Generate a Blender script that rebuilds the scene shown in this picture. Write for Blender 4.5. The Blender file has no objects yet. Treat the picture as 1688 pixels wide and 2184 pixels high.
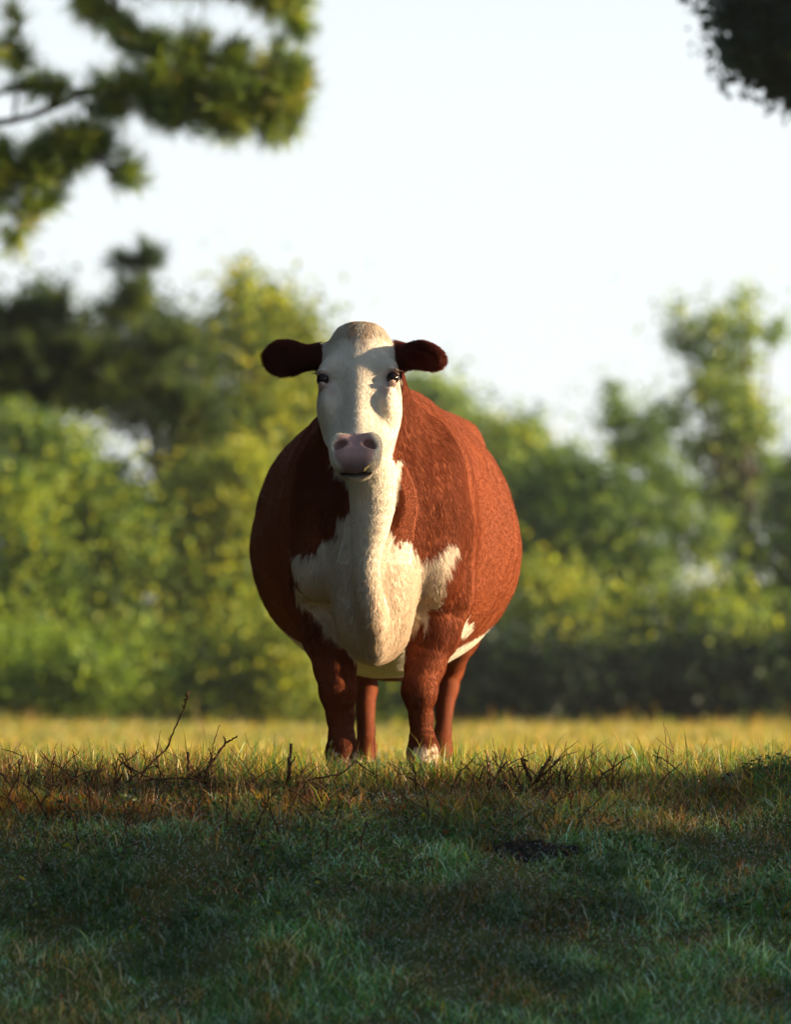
import bpy, math, random
import numpy as np
from mathutils import Vector

# ------------------------------------------------------------------ camera, world, sun, exposure
SC = bpy.context.scene
COL = SC.collection
CAM_Z = 0.45            # lens height above the cow's footing
CAM_S = 12.0            # camera to front hooves
FPX, CX, HY = 8400.0, 844.0, 1315.0   # focal length, centre column and horizon row used when measuring the photo (1688 wide)

cd = bpy.data.cameras.new('camera'); cam = bpy.data.objects.new('camera', cd); COL.objects.link(cam)
cam.location = (0, -CAM_S, CAM_Z); cam.rotation_euler = (math.radians(90), 0, 0)
cd.sensor_fit = 'HORIZONTAL'; cd.sensor_width = 36.0
cd.lens = 36.0 * FPX / 1688.0
cd.shift_y = (HY - 1092.0) / 1688.0
cd.clip_start = 0.1; cd.clip_end = 6000
cd.dof.use_dof = True; cd.dof.focus_distance = 11.62; cd.dof.aperture_fstop = 3.5
SC.camera = cam

SUN_EL = math.radians(11.5)
SUN_AZ = math.radians(92)      # measured from +Y towards +X
SD = Vector((math.sin(SUN_AZ) * math.cos(SUN_EL), math.cos(SUN_AZ) * math.cos(SUN_EL), math.sin(SUN_EL)))

w = bpy.data.worlds.new('World'); SC.world = w; w.use_nodes = True
nt = w.node_tree; nt.nodes.clear()
out = nt.nodes.new('ShaderNodeOutputWorld'); bg = nt.nodes.new('ShaderNodeBackground')
sky = nt.nodes.new('ShaderNodeTexSky'); sky.sky_type = 'NISHITA'; sky.sun_disc = False
sky.sun_elevation = SUN_EL; sky.sun_rotation = SUN_AZ; sky.altitude = 100; sky.air_density = 1.0; sky.dust_density = 1.3; sky.ozone_density = 1.5
veil = nt.nodes.new('ShaderNodeMixRGB'); veil.inputs['Fac'].default_value = 0.72
veil.inputs['Color2'].default_value = (4.9, 5.2, 5.38, 1)       # thin bright cloud veil over the whole sky
tc = nt.nodes.new('ShaderNodeTexCoord'); sx = nt.nodes.new('ShaderNodeSeparateXYZ')        # the haze thins out towards the zenith
mr = nt.nodes.new('ShaderNodeMapRange'); mr.interpolation_type = 'SMOOTHSTEP'; mr.inputs['From Min'].default_value = 0.12; mr.inputs['From Max'].default_value = 0.36
mr.inputs['To Min'].default_value = 0.86; mr.inputs['To Max'].default_value = 0.05
nt.links.new(tc.outputs['Generated'], sx.inputs[0]); nt.links.new(sx.outputs['Z'], mr.inputs['Value'])
nt.links.new(mr.outputs['Result'], veil.inputs['Fac'])
nt.links.new(sky.outputs['Color'], veil.inputs['Color1']); nt.links.new(veil.outputs['Color'], bg.inputs['Color'])
bg.inputs['Strength'].default_value = 0.07
nt.links.new(bg.outputs['Background'], out.inputs['Surface'])

sl = bpy.data.lights.new('sun', 'SUN'); so = bpy.data.objects.new('sun', sl); COL.objects.link(so)
sl.energy = 5.0; sl.angle = math.radians(0.6); sl.color = (1.0, 0.78, 0.52)
so.rotation_euler = SD.to_track_quat('Z', 'Y').to_euler(); so.location = (20, -5, 12)

vs = SC.view_settings
SC.display_settings.display_device = 'sRGB'
vs.view_transform = 'Standard'; vs.look = 'None'; vs.gamma = 1.0; vs.use_curve_mapping = False
vs.exposure = 1.6
SC.cycles.use_denoising = True
SC.cycles.max_bounces = 8; SC.cycles.transparent_max_bounces = 6


# ------------------------------------------------------------------ helpers
def P(x, y, s):
    """point seen at column x, row y (1688-wide measure) at distance s from the lens"""
    return np.array([(x - CX) / FPX * s, s - CAM_S, CAM_Z - (y - HY) / FPX * s])

def tag(o, label=None, cat=None, group=None, kind=None):
    if label: o['label'] = label
    if cat: o['category'] = cat
    if group: o['group'] = group
    if kind: o['kind'] = kind
    return o

def empty(name, loc, label, cat, group=None):
    o = bpy.data.objects.new(name, None); COL.objects.link(o); o.location = loc; o.empty_display_size = 0.2
    return tag(o, label, cat, group)

def np_mesh(name, verts, faces, mat, parent=None, attrs=None, smooth=False):
    """faces: list of (n,k) int arrays"""
    me = bpy.data.meshes.new(name)
    verts = np.asarray(verts, np.float32)
    if parent is not None: verts = verts - np.array(parent.location, np.float32)
    faces = [np.asarray(f, np.int32) for f in faces if len(f)]
    me.vertices.add(len(verts)); me.vertices.foreach_set('co', verts.ravel())
    loops = np.concatenate([f.ravel() for f in faces]); sizes = np.concatenate([np.full(len(f), f.shape[1], np.int32) for f in faces])
    me.loops.add(len(loops)); me.loops.foreach_set('vertex_index', loops)
    me.polygons.add(len(sizes))
    me.polygons.foreach_set('loop_start', np.concatenate([[0], np.cumsum(sizes)[:-1]]).astype(np.int32))
    me.polygons.foreach_set('loop_total', sizes)
    if smooth: me.polygons.foreach_set('use_smooth', np.ones(len(sizes), bool))
    me.update(calc_edges=True)
    for k, v in (attrs or {}).items():
        v = np.asarray(v, np.float32)
        if v.ndim == 2:
            a = me.attributes.new(k, 'FLOAT_COLOR', 'POINT')
            if v.shape[1] == 3: v = np.concatenate([v, np.ones((len(v), 1), np.float32)], 1)
            a.data.foreach_set('color', v.ravel())
        else:
            a = me.attributes.new(k, 'FLOAT', 'POINT'); a.data.foreach_set('value', v)
    if mat: me.materials.append(mat)
    o = bpy.data.objects.new(name, me); COL.objects.link(o)
    if parent is not None: o.parent = parent
    return o

class MB:
    def __init__(s): s.v = []; s.q = []; s.t = []; s.n = 0
    def tube(s, pts, rad, sides=7, cap=True):
        pts = np.asarray(pts, float); rad = np.broadcast_to(rad, (len(pts),)); m = len(pts)
        tan = np.gradient(pts, axis=0); tan /= np.linalg.norm(tan, axis=1)[:, None] + 1e-9
        ref = np.array([0.0, 0, 1]) if abs(tan[0][2]) < 0.9 else np.array([1.0, 0, 0])
        a = np.cross(tan, ref); a /= np.linalg.norm(a, axis=1)[:, None] + 1e-9; b = np.cross(tan, a)
        th = np.linspace(0, 2 * math.pi, sides, endpoint=False)
        ring = pts[:, None] + rad[:, None, None] * (np.cos(th)[None, :, None] * a[:, None] + np.sin(th)[None, :, None] * b[:, None])
        s.v.append(ring.reshape(-1, 3)); i = np.arange(m - 1)[:, None] * sides; j = np.arange(sides)[None]; j2 = (j + 1) % sides
        s.q.append((s.n + np.stack([i + j, i + j2, i + sides + j2, i + sides + j], -1)).reshape(-1, 4)); s.n += m * sides
        if cap:
            s.v.append(pts[-1:]); k = s.n; s.n += 1; base = k - sides
            s.t.append(np.stack([base + np.arange(sides), base + (np.arange(sides) + 1) % sides, np.full(sides, k)], -1))
    def build(s, name, mat, parent=None, smooth=True):
        return np_mesh(name, np.concatenate(s.v), [np.concatenate(s.q)] + ([np.concatenate(s.t)] if s.t else []), mat, parent, smooth=smooth)

def curve(pts, n):
    """smooth polyline through control points"""
    pts = np.asarray(pts, float); t = np.linspace(0, len(pts) - 1, n); i = np.clip(t.astype(int), 0, len(pts) - 2); f = (t - i)[:, None]
    ext = np.vstack([2 * pts[0] - pts[1], pts, 2 * pts[-1] - pts[-2]])
    p0, p1, p2, p3 = ext[i], ext[i + 1], ext[i + 2], ext[i + 3]
    return 0.5 * (2 * p1 + (p2 - p0) * f + (2 * p0 - 5 * p1 + 4 * p2 - p3) * f ** 2 + (-p0 + 3 * p1 - 3 * p2 + p3) * f ** 3)

def hash3(ix, iy, iz, seed):
    h = (ix * 374761393 + iy * 668265263 + iz * 1274126177 + seed * 974711) & 0xffffffff
    h = ((h ^ (h >> 13)) * 1274126177) & 0xffffffff
    return ((h ^ (h >> 16)) & 0xffff) / 65535.0
def vnoise(p, scale=1.0, seed=0):
    """value noise 0..1 on (n,3) or (n,2) points"""
    p = np.asarray(p, float) * scale
    if p.shape[1] == 2: p = np.column_stack([p, np.zeros(len(p))])
    i = np.floor(p).astype(np.int64); f = p - i; f = f * f * (3 - 2 * f); r = 0
    for dx in (0, 1):
        for dy in (0, 1):
            for dz in (0, 1):
                wgt = (f[:, 0] if dx else 1 - f[:, 0]) * (f[:, 1] if dy else 1 - f[:, 1]) * (f[:, 2] if dz else 1 - f[:, 2])
                r = r + wgt * hash3(i[:, 0] + dx, i[:, 1] + dy, i[:, 2] + dz, seed)
    return r
def fbm(p, scale, seed=0, oct=3):
    return sum(vnoise(p, scale * 2 ** k, seed + k) * 0.5 ** k for k in range(oct)) / sum(0.5 ** k for k in range(oct))
def sstep(x, a, b):
    t = np.clip((x - a) / (b - a), 0, 1); return t * t * (3 - 2 * t)

# ------------------------------------------------------------------ materials
def new_mat(name):
    m = bpy.data.materials.new(name); m.use_nodes = True; n = m.node_tree; n.nodes.clear()
    o = n.nodes.new('ShaderNodeOutputMaterial'); return m, n, o
def leaf_mat(name, trans=0.35, rough=0.55, spec=0.3, attr='col'):
    m, n, o = new_mat(name)
    a = n.nodes.new('ShaderNodeAttribute'); a.attribute_name = attr
    p = n.nodes.new('ShaderNodeBsdfPrincipled'); p.inputs['Roughness'].default_value = rough; p.inputs['Specular IOR Level'].default_value = spec
    t = n.nodes.new('ShaderNodeBsdfTranslucent'); mx = n.nodes.new('ShaderNodeMixShader'); mx.inputs['Fac'].default_value = trans
    g = n.nodes.new('ShaderNodeMixRGB'); g.blend_type = 'MULTIPLY'; g.inputs['Fac'].default_value = 1; g.inputs['Color2'].default_value = (1.5, 1.35, 0.55, 1)
    n.links.new(a.outputs['Color'], p.inputs['Base Color']); n.links.new(a.outputs['Color'], g.inputs['Color1']); n.links.new(g.outputs['Color'], t.inputs['Color'])
    n.links.new(p.outputs[0], mx.inputs[1]); n.links.new(t.outputs[0], mx.inputs[2]); n.links.new(mx.outputs[0], o.inputs['Surface'])
    return m
def bark_mat(name, c1, c2, scale=12):
    m, n, o = new_mat(name)
    p = n.nodes.new('ShaderNodeBsdfPrincipled'); p.inputs['Roughness'].default_value = 0.85; p.inputs['Specular IOR Level'].default_value = 0.15
    t = n.nodes.new('ShaderNodeTexCoord'); z = n.nodes.new('ShaderNodeTexNoise'); z.inputs['Scale'].default_value = scale; z.inputs['Detail'].default_value = 6
    r = n.nodes.new('ShaderNodeValToRGB'); r.color_ramp.elements[0].color = (*c1, 1); r.color_ramp.elements[1].color = (*c2, 1)
    r.color_ramp.elements[0].position = 0.35; r.color_ramp.elements[1].position = 0.65
    b = n.nodes.new('ShaderNodeBump'); b.inputs['Strength'].default_value = 0.6; b.inputs['Distance'].default_value = 0.02
    n.links.new(t.outputs['Object'], z.inputs['Vector']); n.links.new(z.outputs['Fac'], r.inputs['Fac']); n.links.new(r.outputs['Color'], p.inputs['Base Color'])
    n.links.new(z.outputs['Fac'], b.inputs['Height']); n.links.new(b.outputs['Normal'], p.inputs['Normal']); n.links.new(p.outputs[0], o.inputs['Surface'])
    return m
M_LEAF = leaf_mat('leaf', 0.48)
M_NEEDLE = leaf_mat('needle', 0.45)
M_GRASS = leaf_mat('grass_blade', 0.35, 0.45, 0.4)
M_BARK = bark_mat('bark', (0.05, 0.035, 0.022), (0.13, 0.10, 0.07))
M_TWIG = bark_mat('dry_stem', (0.045, 0.022, 0.012), (0.16, 0.085, 0.04), 60)
M_STRAW = bark_mat('straw', (0.22, 0.15, 0.05), (0.42, 0.33, 0.14), 80)
M_SOIL = bark_mat('soil', (0.012, 0.009, 0.007), (0.04, 0.03, 0.02), 45)
def ground_mat():
    m, n, o = new_mat('pasture_soil')
    p = n.nodes.new('ShaderNodeBsdfPrincipled'); p.inputs['Roughness'].default_value = 0.95; p.inputs['Specular IOR Level'].default_value = 0.1
    t = n.nodes.new('ShaderNodeTexCoord'); z = n.nodes.new('ShaderNodeTexNoise'); z.inputs['Scale'].default_value = 9; z.inputs['Detail'].default_value = 8
    r = n.nodes.new('ShaderNodeValToRGB'); e = r.color_ramp.elements
    e[0].color = (0.03, 0.04, 0.02, 1); e[1].color = (0.10, 0.12, 0.045, 1); e[0].position = 0.35; e[1].position = 0.68
    z2 = n.nodes.new('ShaderNodeTexNoise'); z2.inputs['Scale'].default_value = 0.35; z2.inputs['Detail'].default_value = 3
    mx = n.nodes.new('ShaderNodeMixRGB'); mx.inputs['Color2'].default_value = (0.11, 0.10, 0.03, 1)
    b = n.nodes.new('ShaderNodeBump'); b.inputs['Strength'].default_value = 0.8; b.inputs['Distance'].default_value = 0.03
    n.links.new(t.outputs['Object'], z.inputs['Vector']); n.links.new(t.outputs['Object'], z2.inputs['Vector']); n.links.new(z.outputs['Fac'], r.inputs['Fac'])
    n.links.new(z2.outputs['Fac'], mx.inputs['Fac']); n.links.new(r.outputs['Color'], mx.inputs['Color1']); n.links.new(mx.outputs['Color'], p.inputs['Base Color'])
    n.links.new(z.outputs['Fac'], b.inputs['Height']); n.links.new(b.outputs['Normal'], p.inputs['Normal']); n.links.new(p.outputs[0], o.inputs['Surface'])
    return m

# ------------------------------------------------------------------ ground
_s = np.array([-400, -40, 0, 6, 8, 9.0, 9.7, 10.2, 10.6, 11.0, 11.3, 11.6, 12.0, 12.6, 13.3, 15, 20, 30, 50, 70, 110, 180, 400, 6000.])
_z = np.array([-3, -1.6, -1.25, -1.1, -0.95, -0.74, -0.553, -0.37, -0.238, -0.118, -0.062, -0.036, -0.031, -0.045, -0.0646, -0.11, -0.245, -0.525, -1.05, -1.55, -2.5, -3.4, -4.6, -9])
_ss = np.concatenate([np.arange(-30, 60, 0.05)]); _zz = np.interp(_ss, _s, _z)
_k = np.hanning(15); _k /= _k.sum(); _zs = np.convolve(np.pad(_zz, 7, 'edge'), _k, 'valid')
DIRT = P(1140, 1822, 10.75)
def gz(x, y):
    x = np.asarray(x, float); y = np.asarray(y, float); s = y + CAM_S
    z = np.where((s > -29) & (s < 59), np.interp(s, _ss, _zs), np.interp(s, _s, _z))
    p = np.stack([x.ravel(), y.ravel()], 1)
    n = ((vnoise(p, 1.1, 3) - 0.5) * 0.035 + (vnoise(p, 4.2, 5) - 0.5) * 0.022 + (vnoise(p, 12, 7) - 0.5) * 0.010).reshape(x.shape)
    far = np.clip((s - 16) / 40, 0, 1)
    n = n * (1 + 3 * far) + far * (vnoise(p, 0.12, 9).reshape(x.shape) - 0.5) * 0.25
    flat = np.exp(-((x + 0.02) ** 2 / 0.25 + (s - 12.2) ** 2 / 0.3))
    m = 0.085 * np.exp(-((x - 1.13) ** 2 / 0.028 + (s - 11.35) ** 2 / 0.03))       # grassy mound at the right
    return z + n * (1 - 0.8 * flat) + m
def build_ground():
    ys = np.concatenate([np.geomspace(400, 12, 20) * -1 - 9, np.arange(-20, -4, 0.35), np.arange(-4, 2.5, 0.035), np.geomspace(2.6, 5900, 130)])
    ys = np.unique(ys)
    xs = np.concatenate([-np.geomspace(3, 3500, 60)[::-1], np.arange(-2.95, 2.96, 0.05), np.geomspace(3, 3500, 60)])
    X, Y = np.meshgrid(xs, ys); Z = gz(X, Y); n, m = X.shape
    i = np.arange(n - 1)[:, None] * m; j = np.arange(m - 1)[None]
    q = np.stack([i + j, i + j + 1, i + m + j + 1, i + m + j], -1).reshape(-1, 4)
    o = np_mesh('ground', np.stack([X.ravel(), Y.ravel(), Z.ravel()], 1), [q], ground_mat(), smooth=True)
    tag(o, 'grassy pasture ground rising to a low crest under the cow', kind='structure')
build_ground()

# ------------------------------------------------------------------ grass
def blades(name, x, y, h, wd, col, rng, label, lean=0.5, base=None, seg=3, curl=1.0, mat=None, parent=None):
    n = len(x); z = gz(x, y) - 0.006 if base is None else base
    az = rng.uniform(0, 2 * math.pi, n); ln = h * np.abs(rng.normal(lean, 0.3, n)) * curl
    d = np.stack([np.cos(az), np.sin(az)], 1)
    fa = az + math.pi / 2 + rng.normal(0, 0.6, n); wv = np.stack([np.cos(fa), np.sin(fa), np.zeros(n)], 1)
    V = []; C = []
    for k in range(seg + 1):
        t = k / seg
        c = np.stack([x + d[:, 0] * ln * t ** 2, y + d[:, 1] * ln * t ** 2, z + h * t * (1 - 0.35 * t * np.clip(ln / h, 0, 1.6))], 1)
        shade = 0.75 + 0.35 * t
        if k < seg:
            ww = (wd * (1 - 0.55 * t))[:, None] * wv * 0.5
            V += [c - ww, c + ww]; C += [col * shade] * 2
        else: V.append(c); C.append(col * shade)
    nv = len(V); V = np.stack(V, 1).reshape(-1, 3); C = np.stack(C, 1).reshape(-1, 3); b = (np.arange(n) * nv)[:, None]
    Q = np.concatenate([b + np.array([2 * k, 2 * k + 1, 2 * k + 3, 2 * k + 2]) for k in range(seg - 1)])
    T = b + np.array([2 * seg - 2, 2 * seg - 1, 2 * seg])
    o = np_mesh(name, V, [Q, T], mat or M_GRASS, parent, {'col': C})
    if label: tag(o, label, 'grass', kind='stuff')
    return o

def pick(rng, n, table, wts):
    """mix of base colours, wts (n,k)"""
    w_ = wts / wts.sum(1, keepdims=True); c = (rng.random(n)[:, None] > np.cumsum(w_, 1)).sum(1).clip(0, len(table) - 1)
    return np.array(table)[c] * rng.uniform(0.65, 1.35, (n, 1)) * rng.uniform(0.9, 1.1, (n, 3))

G_BLUE = (0.115, 0.29, 0.135); G_GREEN = (0.10, 0.21, 0.045); G_YEL = (0.42, 0.37, 0.045); G_DRY = (0.58, 0.37, 0.14); G_BROWN = (0.24, 0.10, 0.045); G_DEW_GLINT = (0.46, 0.62, 0.50)  # palest colour puts dew glint and extra sky light into the shaded blades
def near_grass(rng):
    N = 210000
    s = rng.uniform(9.3, 11.25, N); x = rng.uniform(-1.0, 1.0, N) * (s * 0.108 + 0.25); y = s - CAM_S
    p = np.stack([x, y], 1)
    cl = fbm(p, 7, 21); keep = rng.random(N) < 0.22 + 1.3 * np.clip(cl - 0.35, 0, 1)
    keep &= (((x - DIRT[0]) / 0.14) ** 2 + ((y - DIRT[1]) / 0.07) ** 2 > 0.6 + 1.0 * rng.random(N)) | (rng.random(N) < .12)
    x, y, s, cl, p = x[keep], y[keep], s[keep], cl[keep], p[keep]; n = len(x)
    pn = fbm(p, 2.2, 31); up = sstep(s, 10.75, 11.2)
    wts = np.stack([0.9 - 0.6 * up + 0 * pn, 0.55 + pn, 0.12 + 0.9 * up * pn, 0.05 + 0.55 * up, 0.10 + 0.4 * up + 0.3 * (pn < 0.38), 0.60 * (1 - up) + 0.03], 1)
    col = pick(rng, n, [G_BLUE, G_GREEN, G_YEL, G_DRY, G_BROWN, G_DEW_GLINT], wts)
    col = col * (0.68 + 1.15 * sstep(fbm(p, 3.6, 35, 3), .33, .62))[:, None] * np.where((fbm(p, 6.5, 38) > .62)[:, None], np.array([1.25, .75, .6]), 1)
    h = rng.gamma(4, 0.0064, n) * (0.30 + 1.3 * cl) * (1 + 0.3 * up) + 0.008
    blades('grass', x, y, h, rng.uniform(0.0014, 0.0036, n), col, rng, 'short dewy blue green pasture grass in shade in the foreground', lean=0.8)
def crest_grass(rng):
    N = 90000
    s = rng.uniform(11.1, 13.4, N); x = rng.uniform(-1, 1, N) * (s * 0.108 + 0.25); y = s - CAM_S
    p = np.stack([x, y], 1); cl = fbm(p, 5, 41)
    keep = rng.random(N) < 0.3 + 1.4 * np.clip(cl - 0.32, 0, 1)
    x, y, s, cl, p = x[keep], y[keep], s[keep], cl[keep], p[keep]; n = len(x)
    pn = fbm(p, 1.7, 51); left = sstep(-x, 0.1, 0.7); md = np.exp(-((x - 1.13) ** 2 / 0.03 + (s - 11.35) ** 2 / 0.03))
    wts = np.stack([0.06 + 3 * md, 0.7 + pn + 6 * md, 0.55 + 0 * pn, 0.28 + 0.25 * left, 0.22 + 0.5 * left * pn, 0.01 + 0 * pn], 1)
    col = pick(rng, n, [G_BLUE, G_GREEN, G_YEL, G_DRY, G_BROWN, G_DEW_GLINT], wts)
    h = rng.gamma(4, 0.0095, n) * (0.45 + 1.1 * cl) + 0.01
    h = h * (1 - .30 * np.exp(-((x + .05) / .30) ** 2)) * (1 + 0.5 * np.exp(-((s - 11.65) / 0.22) ** 2)) + 0.012 * np.exp(-((s - 11.7) / 0.25) ** 2)
    h = h * (1 - .28 * sstep(s, 11.55, 11.35))
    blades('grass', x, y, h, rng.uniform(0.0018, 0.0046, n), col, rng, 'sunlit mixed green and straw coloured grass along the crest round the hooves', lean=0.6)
def far_grass(rng):
    N = 150000
    s = 13.2 * (85 / 13.2) ** (rng.random(N) ** 1.15); x = rng.uniform(-1, 1, N) * (s * 0.115 + 0.5); y = s - CAM_S
    p = np.stack([x, y], 1); cl = fbm(p, 0.9, 61); n = N; k = s / 13.0
    pn = fbm(p, 0.35, 71); right = sstep(x / s, -0.01, 0.03)
    wts = np.stack([0.05 + 0 * pn, 0.55 + 0 * pn, 0.7 + 0.5 * right, 0.35 + 0.5 * right * pn, 0.1 + 0 * pn], 1)
    col = pick(rng, n, [G_BLUE, G_GREEN, G_YEL, G_DRY, G_BROWN], wts)
    h = rng.gamma(4, 0.0085, n) * (0.5 + 1.0 * cl) * k ** 0.35 + 0.01
    edge = np.exp(-((s - 47) / 7) ** 2); h = h * (1 + 1.1 * edge * (fbm(p, 0.5, 81) > 0.5))
    blades('grass', x, y, h, rng.uniform(0.003, 0.006, n) * k ** 0.9, col, rng, 'sunlit yellow green field grass behind the cow reaching the trees', lean=0.5, seg=2)
def crest_weeds(rng):
    # broad small leaves of clover and plantain between the grass, and stiff dry stalks
    n0 = 2600; x = rng.uniform(-1.5, 1.5, n0); s = rng.uniform(10.2, 12.8, n0); keep = fbm(np.stack([x, s], 1), 3.2, 91) > .50; x, s = x[keep], s[keep]
    k = 9; x = np.repeat(x, k) + rng.normal(0, .016, len(x) * k); s = np.repeat(s, k) + rng.normal(0, .016, len(s) * k); n = len(x); y = s - CAM_S
    c = np.stack([x, y, gz(x, y) + rng.uniform(.004, .035, n)], 1); a = rng.normal(size=(n, 3)) * [1, 1, .45]; a /= np.linalg.norm(a, axis=1)[:, None]; b = np.cross(a, [0, 0, 1.0] + rng.normal(0, .35, (n, 3))); b /= np.linalg.norm(b, axis=1)[:, None]
    L = rng.uniform(.005, .013, n)[:, None]; v = np.stack([c - a * L, c + b * L * .55 + [0, 0, .001], c + a * L, c - b * L * .55 + [0, 0, .001]], 1).reshape(-1, 3)
    col = pick(rng, n, [G_GREEN, (0.05, 0.09, 0.03), G_YEL, G_BROWN], np.tile([1, 1.2, .06, .2], (n, 1)))
    tag(np_mesh('ground_cover', v, [np.arange(4 * n).reshape(-1, 4)], M_GRASS, None, {'col': np.repeat(col, 4, 0)}), 'small broad leaved weeds growing between the grass blades', 'weeds', kind='stuff')
    N = 12000; s = rng.normal(11.42, .40, N); x = rng.uniform(-1.5, 1.5, N); p = np.stack([x, s], 1); keep = rng.random(N) < np.clip(fbm(p, 2.6, 93) * 2.2 - .55 + .35 * (x < -.1), 0, 1) * (s > 10.7); x, s = x[keep], s[keep]; n = len(x); y = s - CAM_S
    col = pick(rng, n, [G_DRY, G_BROWN, (.07, .035, .02), (.42, .26, .16)], np.tile([1, 1.1, .8, .5], (n, 1)))
    blades('dry_grass', x, y, rng.gamma(5, .0115, n), rng.uniform(.0018, .0042, n), col, rng, 'stiff dry brown stalks standing among the crest grass', lean=.75)
def dew(rng):
    n = 30000; s = rng.uniform(9.3, 11.3, n); x = rng.uniform(-1, 1, n) * (s * .108 + .15); p = np.stack([x, s], 1); k = rng.random(n) < np.clip(fbm(p, 5, 97) * 2 - .5, .05, 1); x, s = x[k], s[k]; n = len(x); y = s - CAM_S
    c = np.stack([x, y, gz(x, y) + rng.gamma(5, .0045, n)], 1); r = rng.uniform(.0007, .0017, n)[:, None]
    o8 = np.array([[1, 0, 0], [-1, 0, 0], [0, 1, 0], [0, -1, 0], [0, 0, 1], [0, 0, -1]], float); v = (c[:, None] + o8[None] * r[:, None]).reshape(-1, 3)
    t = np.array([[0, 2, 4], [2, 1, 4], [1, 3, 4], [3, 0, 4], [2, 0, 5], [1, 2, 5], [3, 1, 5], [0, 3, 5]]); f = (np.arange(n)[:, None, None] * 6 + t[None]).reshape(-1, 3)
    m, nn, o = new_mat('dew_drop'); q = nn.nodes.new('ShaderNodeBsdfPrincipled'); q.inputs['Base Color'].default_value = (.75, .82, .82, 1); q.inputs['Roughness'].default_value = .12; q.inputs['IOR'].default_value = 1.33; nn.links.new(q.outputs[0], o.inputs['Surface'])  # opaque pale base colour stands in for the sky glint of clear drops
    tag(np_mesh('dew', v, [f], m, smooth=True), 'tiny pale dew drops on the shaded foreground grass', 'dew', kind='stuff')
def dry_twigs(rng):
    mb = MB()
    for i in range(330):
        u_ = rng.random(); x = rng.normal(-.75, .42) if u_ < .55 else (rng.normal(.45, .18) if u_ < .8 else rng.uniform(-1.4, 1.4)); s = rng.normal(11.28, .24); y = s - CAM_S; z = float(gz(np.array([x]), np.array([y]))[0])
        h = rng.uniform(.035, .125); d = rng.normal(0, .5, 2); p0 = np.array([x, y, z - .01]); p1 = p0 + np.array([d[0] * h * .5, d[1] * h * .4, h * .6]); p2 = p0 + np.array([d[0] * h * 1.2, d[1] * h, h]); r = rng.uniform(.0014, .0036)
        c = curve([p0, p1, p2], 6) + rng.normal(0, .0015, (6, 3)); mb.tube(c, np.linspace(r, r * .5, 6), 4)
        for k in range(rng.integers(0, 4)):
            q = c[rng.integers(2, 6)]; e = rng.normal(0, .6, 3) + [0, 0, .8]; mb.tube(np.array([q, q + e * h * .16 + rng.normal(0, .002, 3), q + e * h * .34]), [r * .6, r * .5, r * .3], 4)
    tag(mb.build('dry_twigs', M_TWIG), 'broken dry twigs and weed stubs scattered thinly along the crest', 'twigs', kind='stuff')
if True:
    rng = np.random.default_rng(7); crest_weeds(rng); dry_twigs(rng); dew(rng)
    near_grass(rng); crest_grass(rng); far_grass(rng)

# ------------------------------------------------------------------ morning haze in the air
def haze(d=0.00048):
    m, n, o = new_mat('haze'); v = n.nodes.new('ShaderNodeVolumePrincipled'); v.inputs['Density'].default_value = d; v.inputs['Color'].default_value = (0.92, 0.95, 0.97, 1); v.inputs['Anisotropy'].default_value = 0.3
    n.links.new(v.outputs[0], o.inputs['Volume']); X, Y0, Y1, Z0, Z1 = 3600, -420, 5950, -11, 13.5
    V = [(x, y, z) for x in (-X, X) for y in (Y0, Y1) for z in (Z0, Z1)]
    tag(np_mesh('haze', V, [np.array([[0, 1, 3, 2], [4, 6, 7, 5], [0, 4, 5, 1], [2, 3, 7, 6], [0, 2, 6, 4], [1, 5, 7, 3]])], m), 'thin pale morning haze hanging over the pasture', 'haze', kind='stuff')
haze()

# ------------------------------------------------------------------ trees
def crown_mesh(blobs, s, n, leaf, cols, rng, depth=1.0, clump=0.16, nclump=None, elong=1.6, stray=2.6):
    """leaves scattered in clumps through ellipsoidal masses; blobs are (x, y, rx, ry[, ds]) in photo measure at distance s"""
    k = s / FPX
    cen = []; rad = []
    for b in blobs:
        ds = b[4] if len(b) > 4 else rng.uniform(-0.6, 0.6) * depth
        cen.append(P(b[0], b[1], s + ds)); r = 0.5 * (b[2] + b[3]) * k; rad.append((b[2] * k, r * 1.0 * depth, b[3] * k))
    cen = np.array(cen); rad = np.array(rad); vol = rad[:, 0] * rad[:, 2] * (0.5 + rad[:, 1]); vol /= vol.sum()
    nc = nclump or max(30, n // 28)
    bi = rng.choice(len(blobs), nc, p=vol); d = rng.normal(size=(nc, 3)); d /= np.linalg.norm(d, axis=1)[:, None]
    cc = cen[bi] + d * rad[bi] * (rng.random(nc) ** 0.42)[:, None]
    cs = clump * rng.uniform(0.5, 1.5, nc); cv = rng.uniform(0, 1, nc)
    li = rng.integers(0, nc, n); wide = np.where(rng.random(n) < .38, stray, 1.0)[:, None]; pos = cc[li] + rng.normal(size=(n, 3)) * cs[li][:, None] * wide * np.array([1, 1, 0.8])
    a = rng.normal(size=(n, 3)); a /= np.linalg.norm(a, axis=1)[:, None]
    b = np.cross(a, rng.normal(size=(n, 3))); b /= np.linalg.norm(b, axis=1)[:, None]
    sz = leaf * rng.uniform(0.6, 1.35, n)[:, None]
    v = np.stack([pos - a * sz * elong * 0.5, pos + b * sz * 0.5, pos + a * sz * elong * 0.5, pos - b * sz * 0.5], 1).reshape(-1, 3)
    cols = np.array(cols); f = np.clip(cv[li] * (len(cols) - 1) + rng.normal(0, 0.25, n), 0, len(cols) - 1.001); i = f.astype(int); f = (f - i)[:, None]
    c = (cols[i] * (1 - f) + cols[i + 1] * f) * rng.uniform(0.75, 1.25, (n, 1))
    return v, np.arange(4 * n).reshape(-1, 4), np.repeat(c, 4, 0), cen

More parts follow.
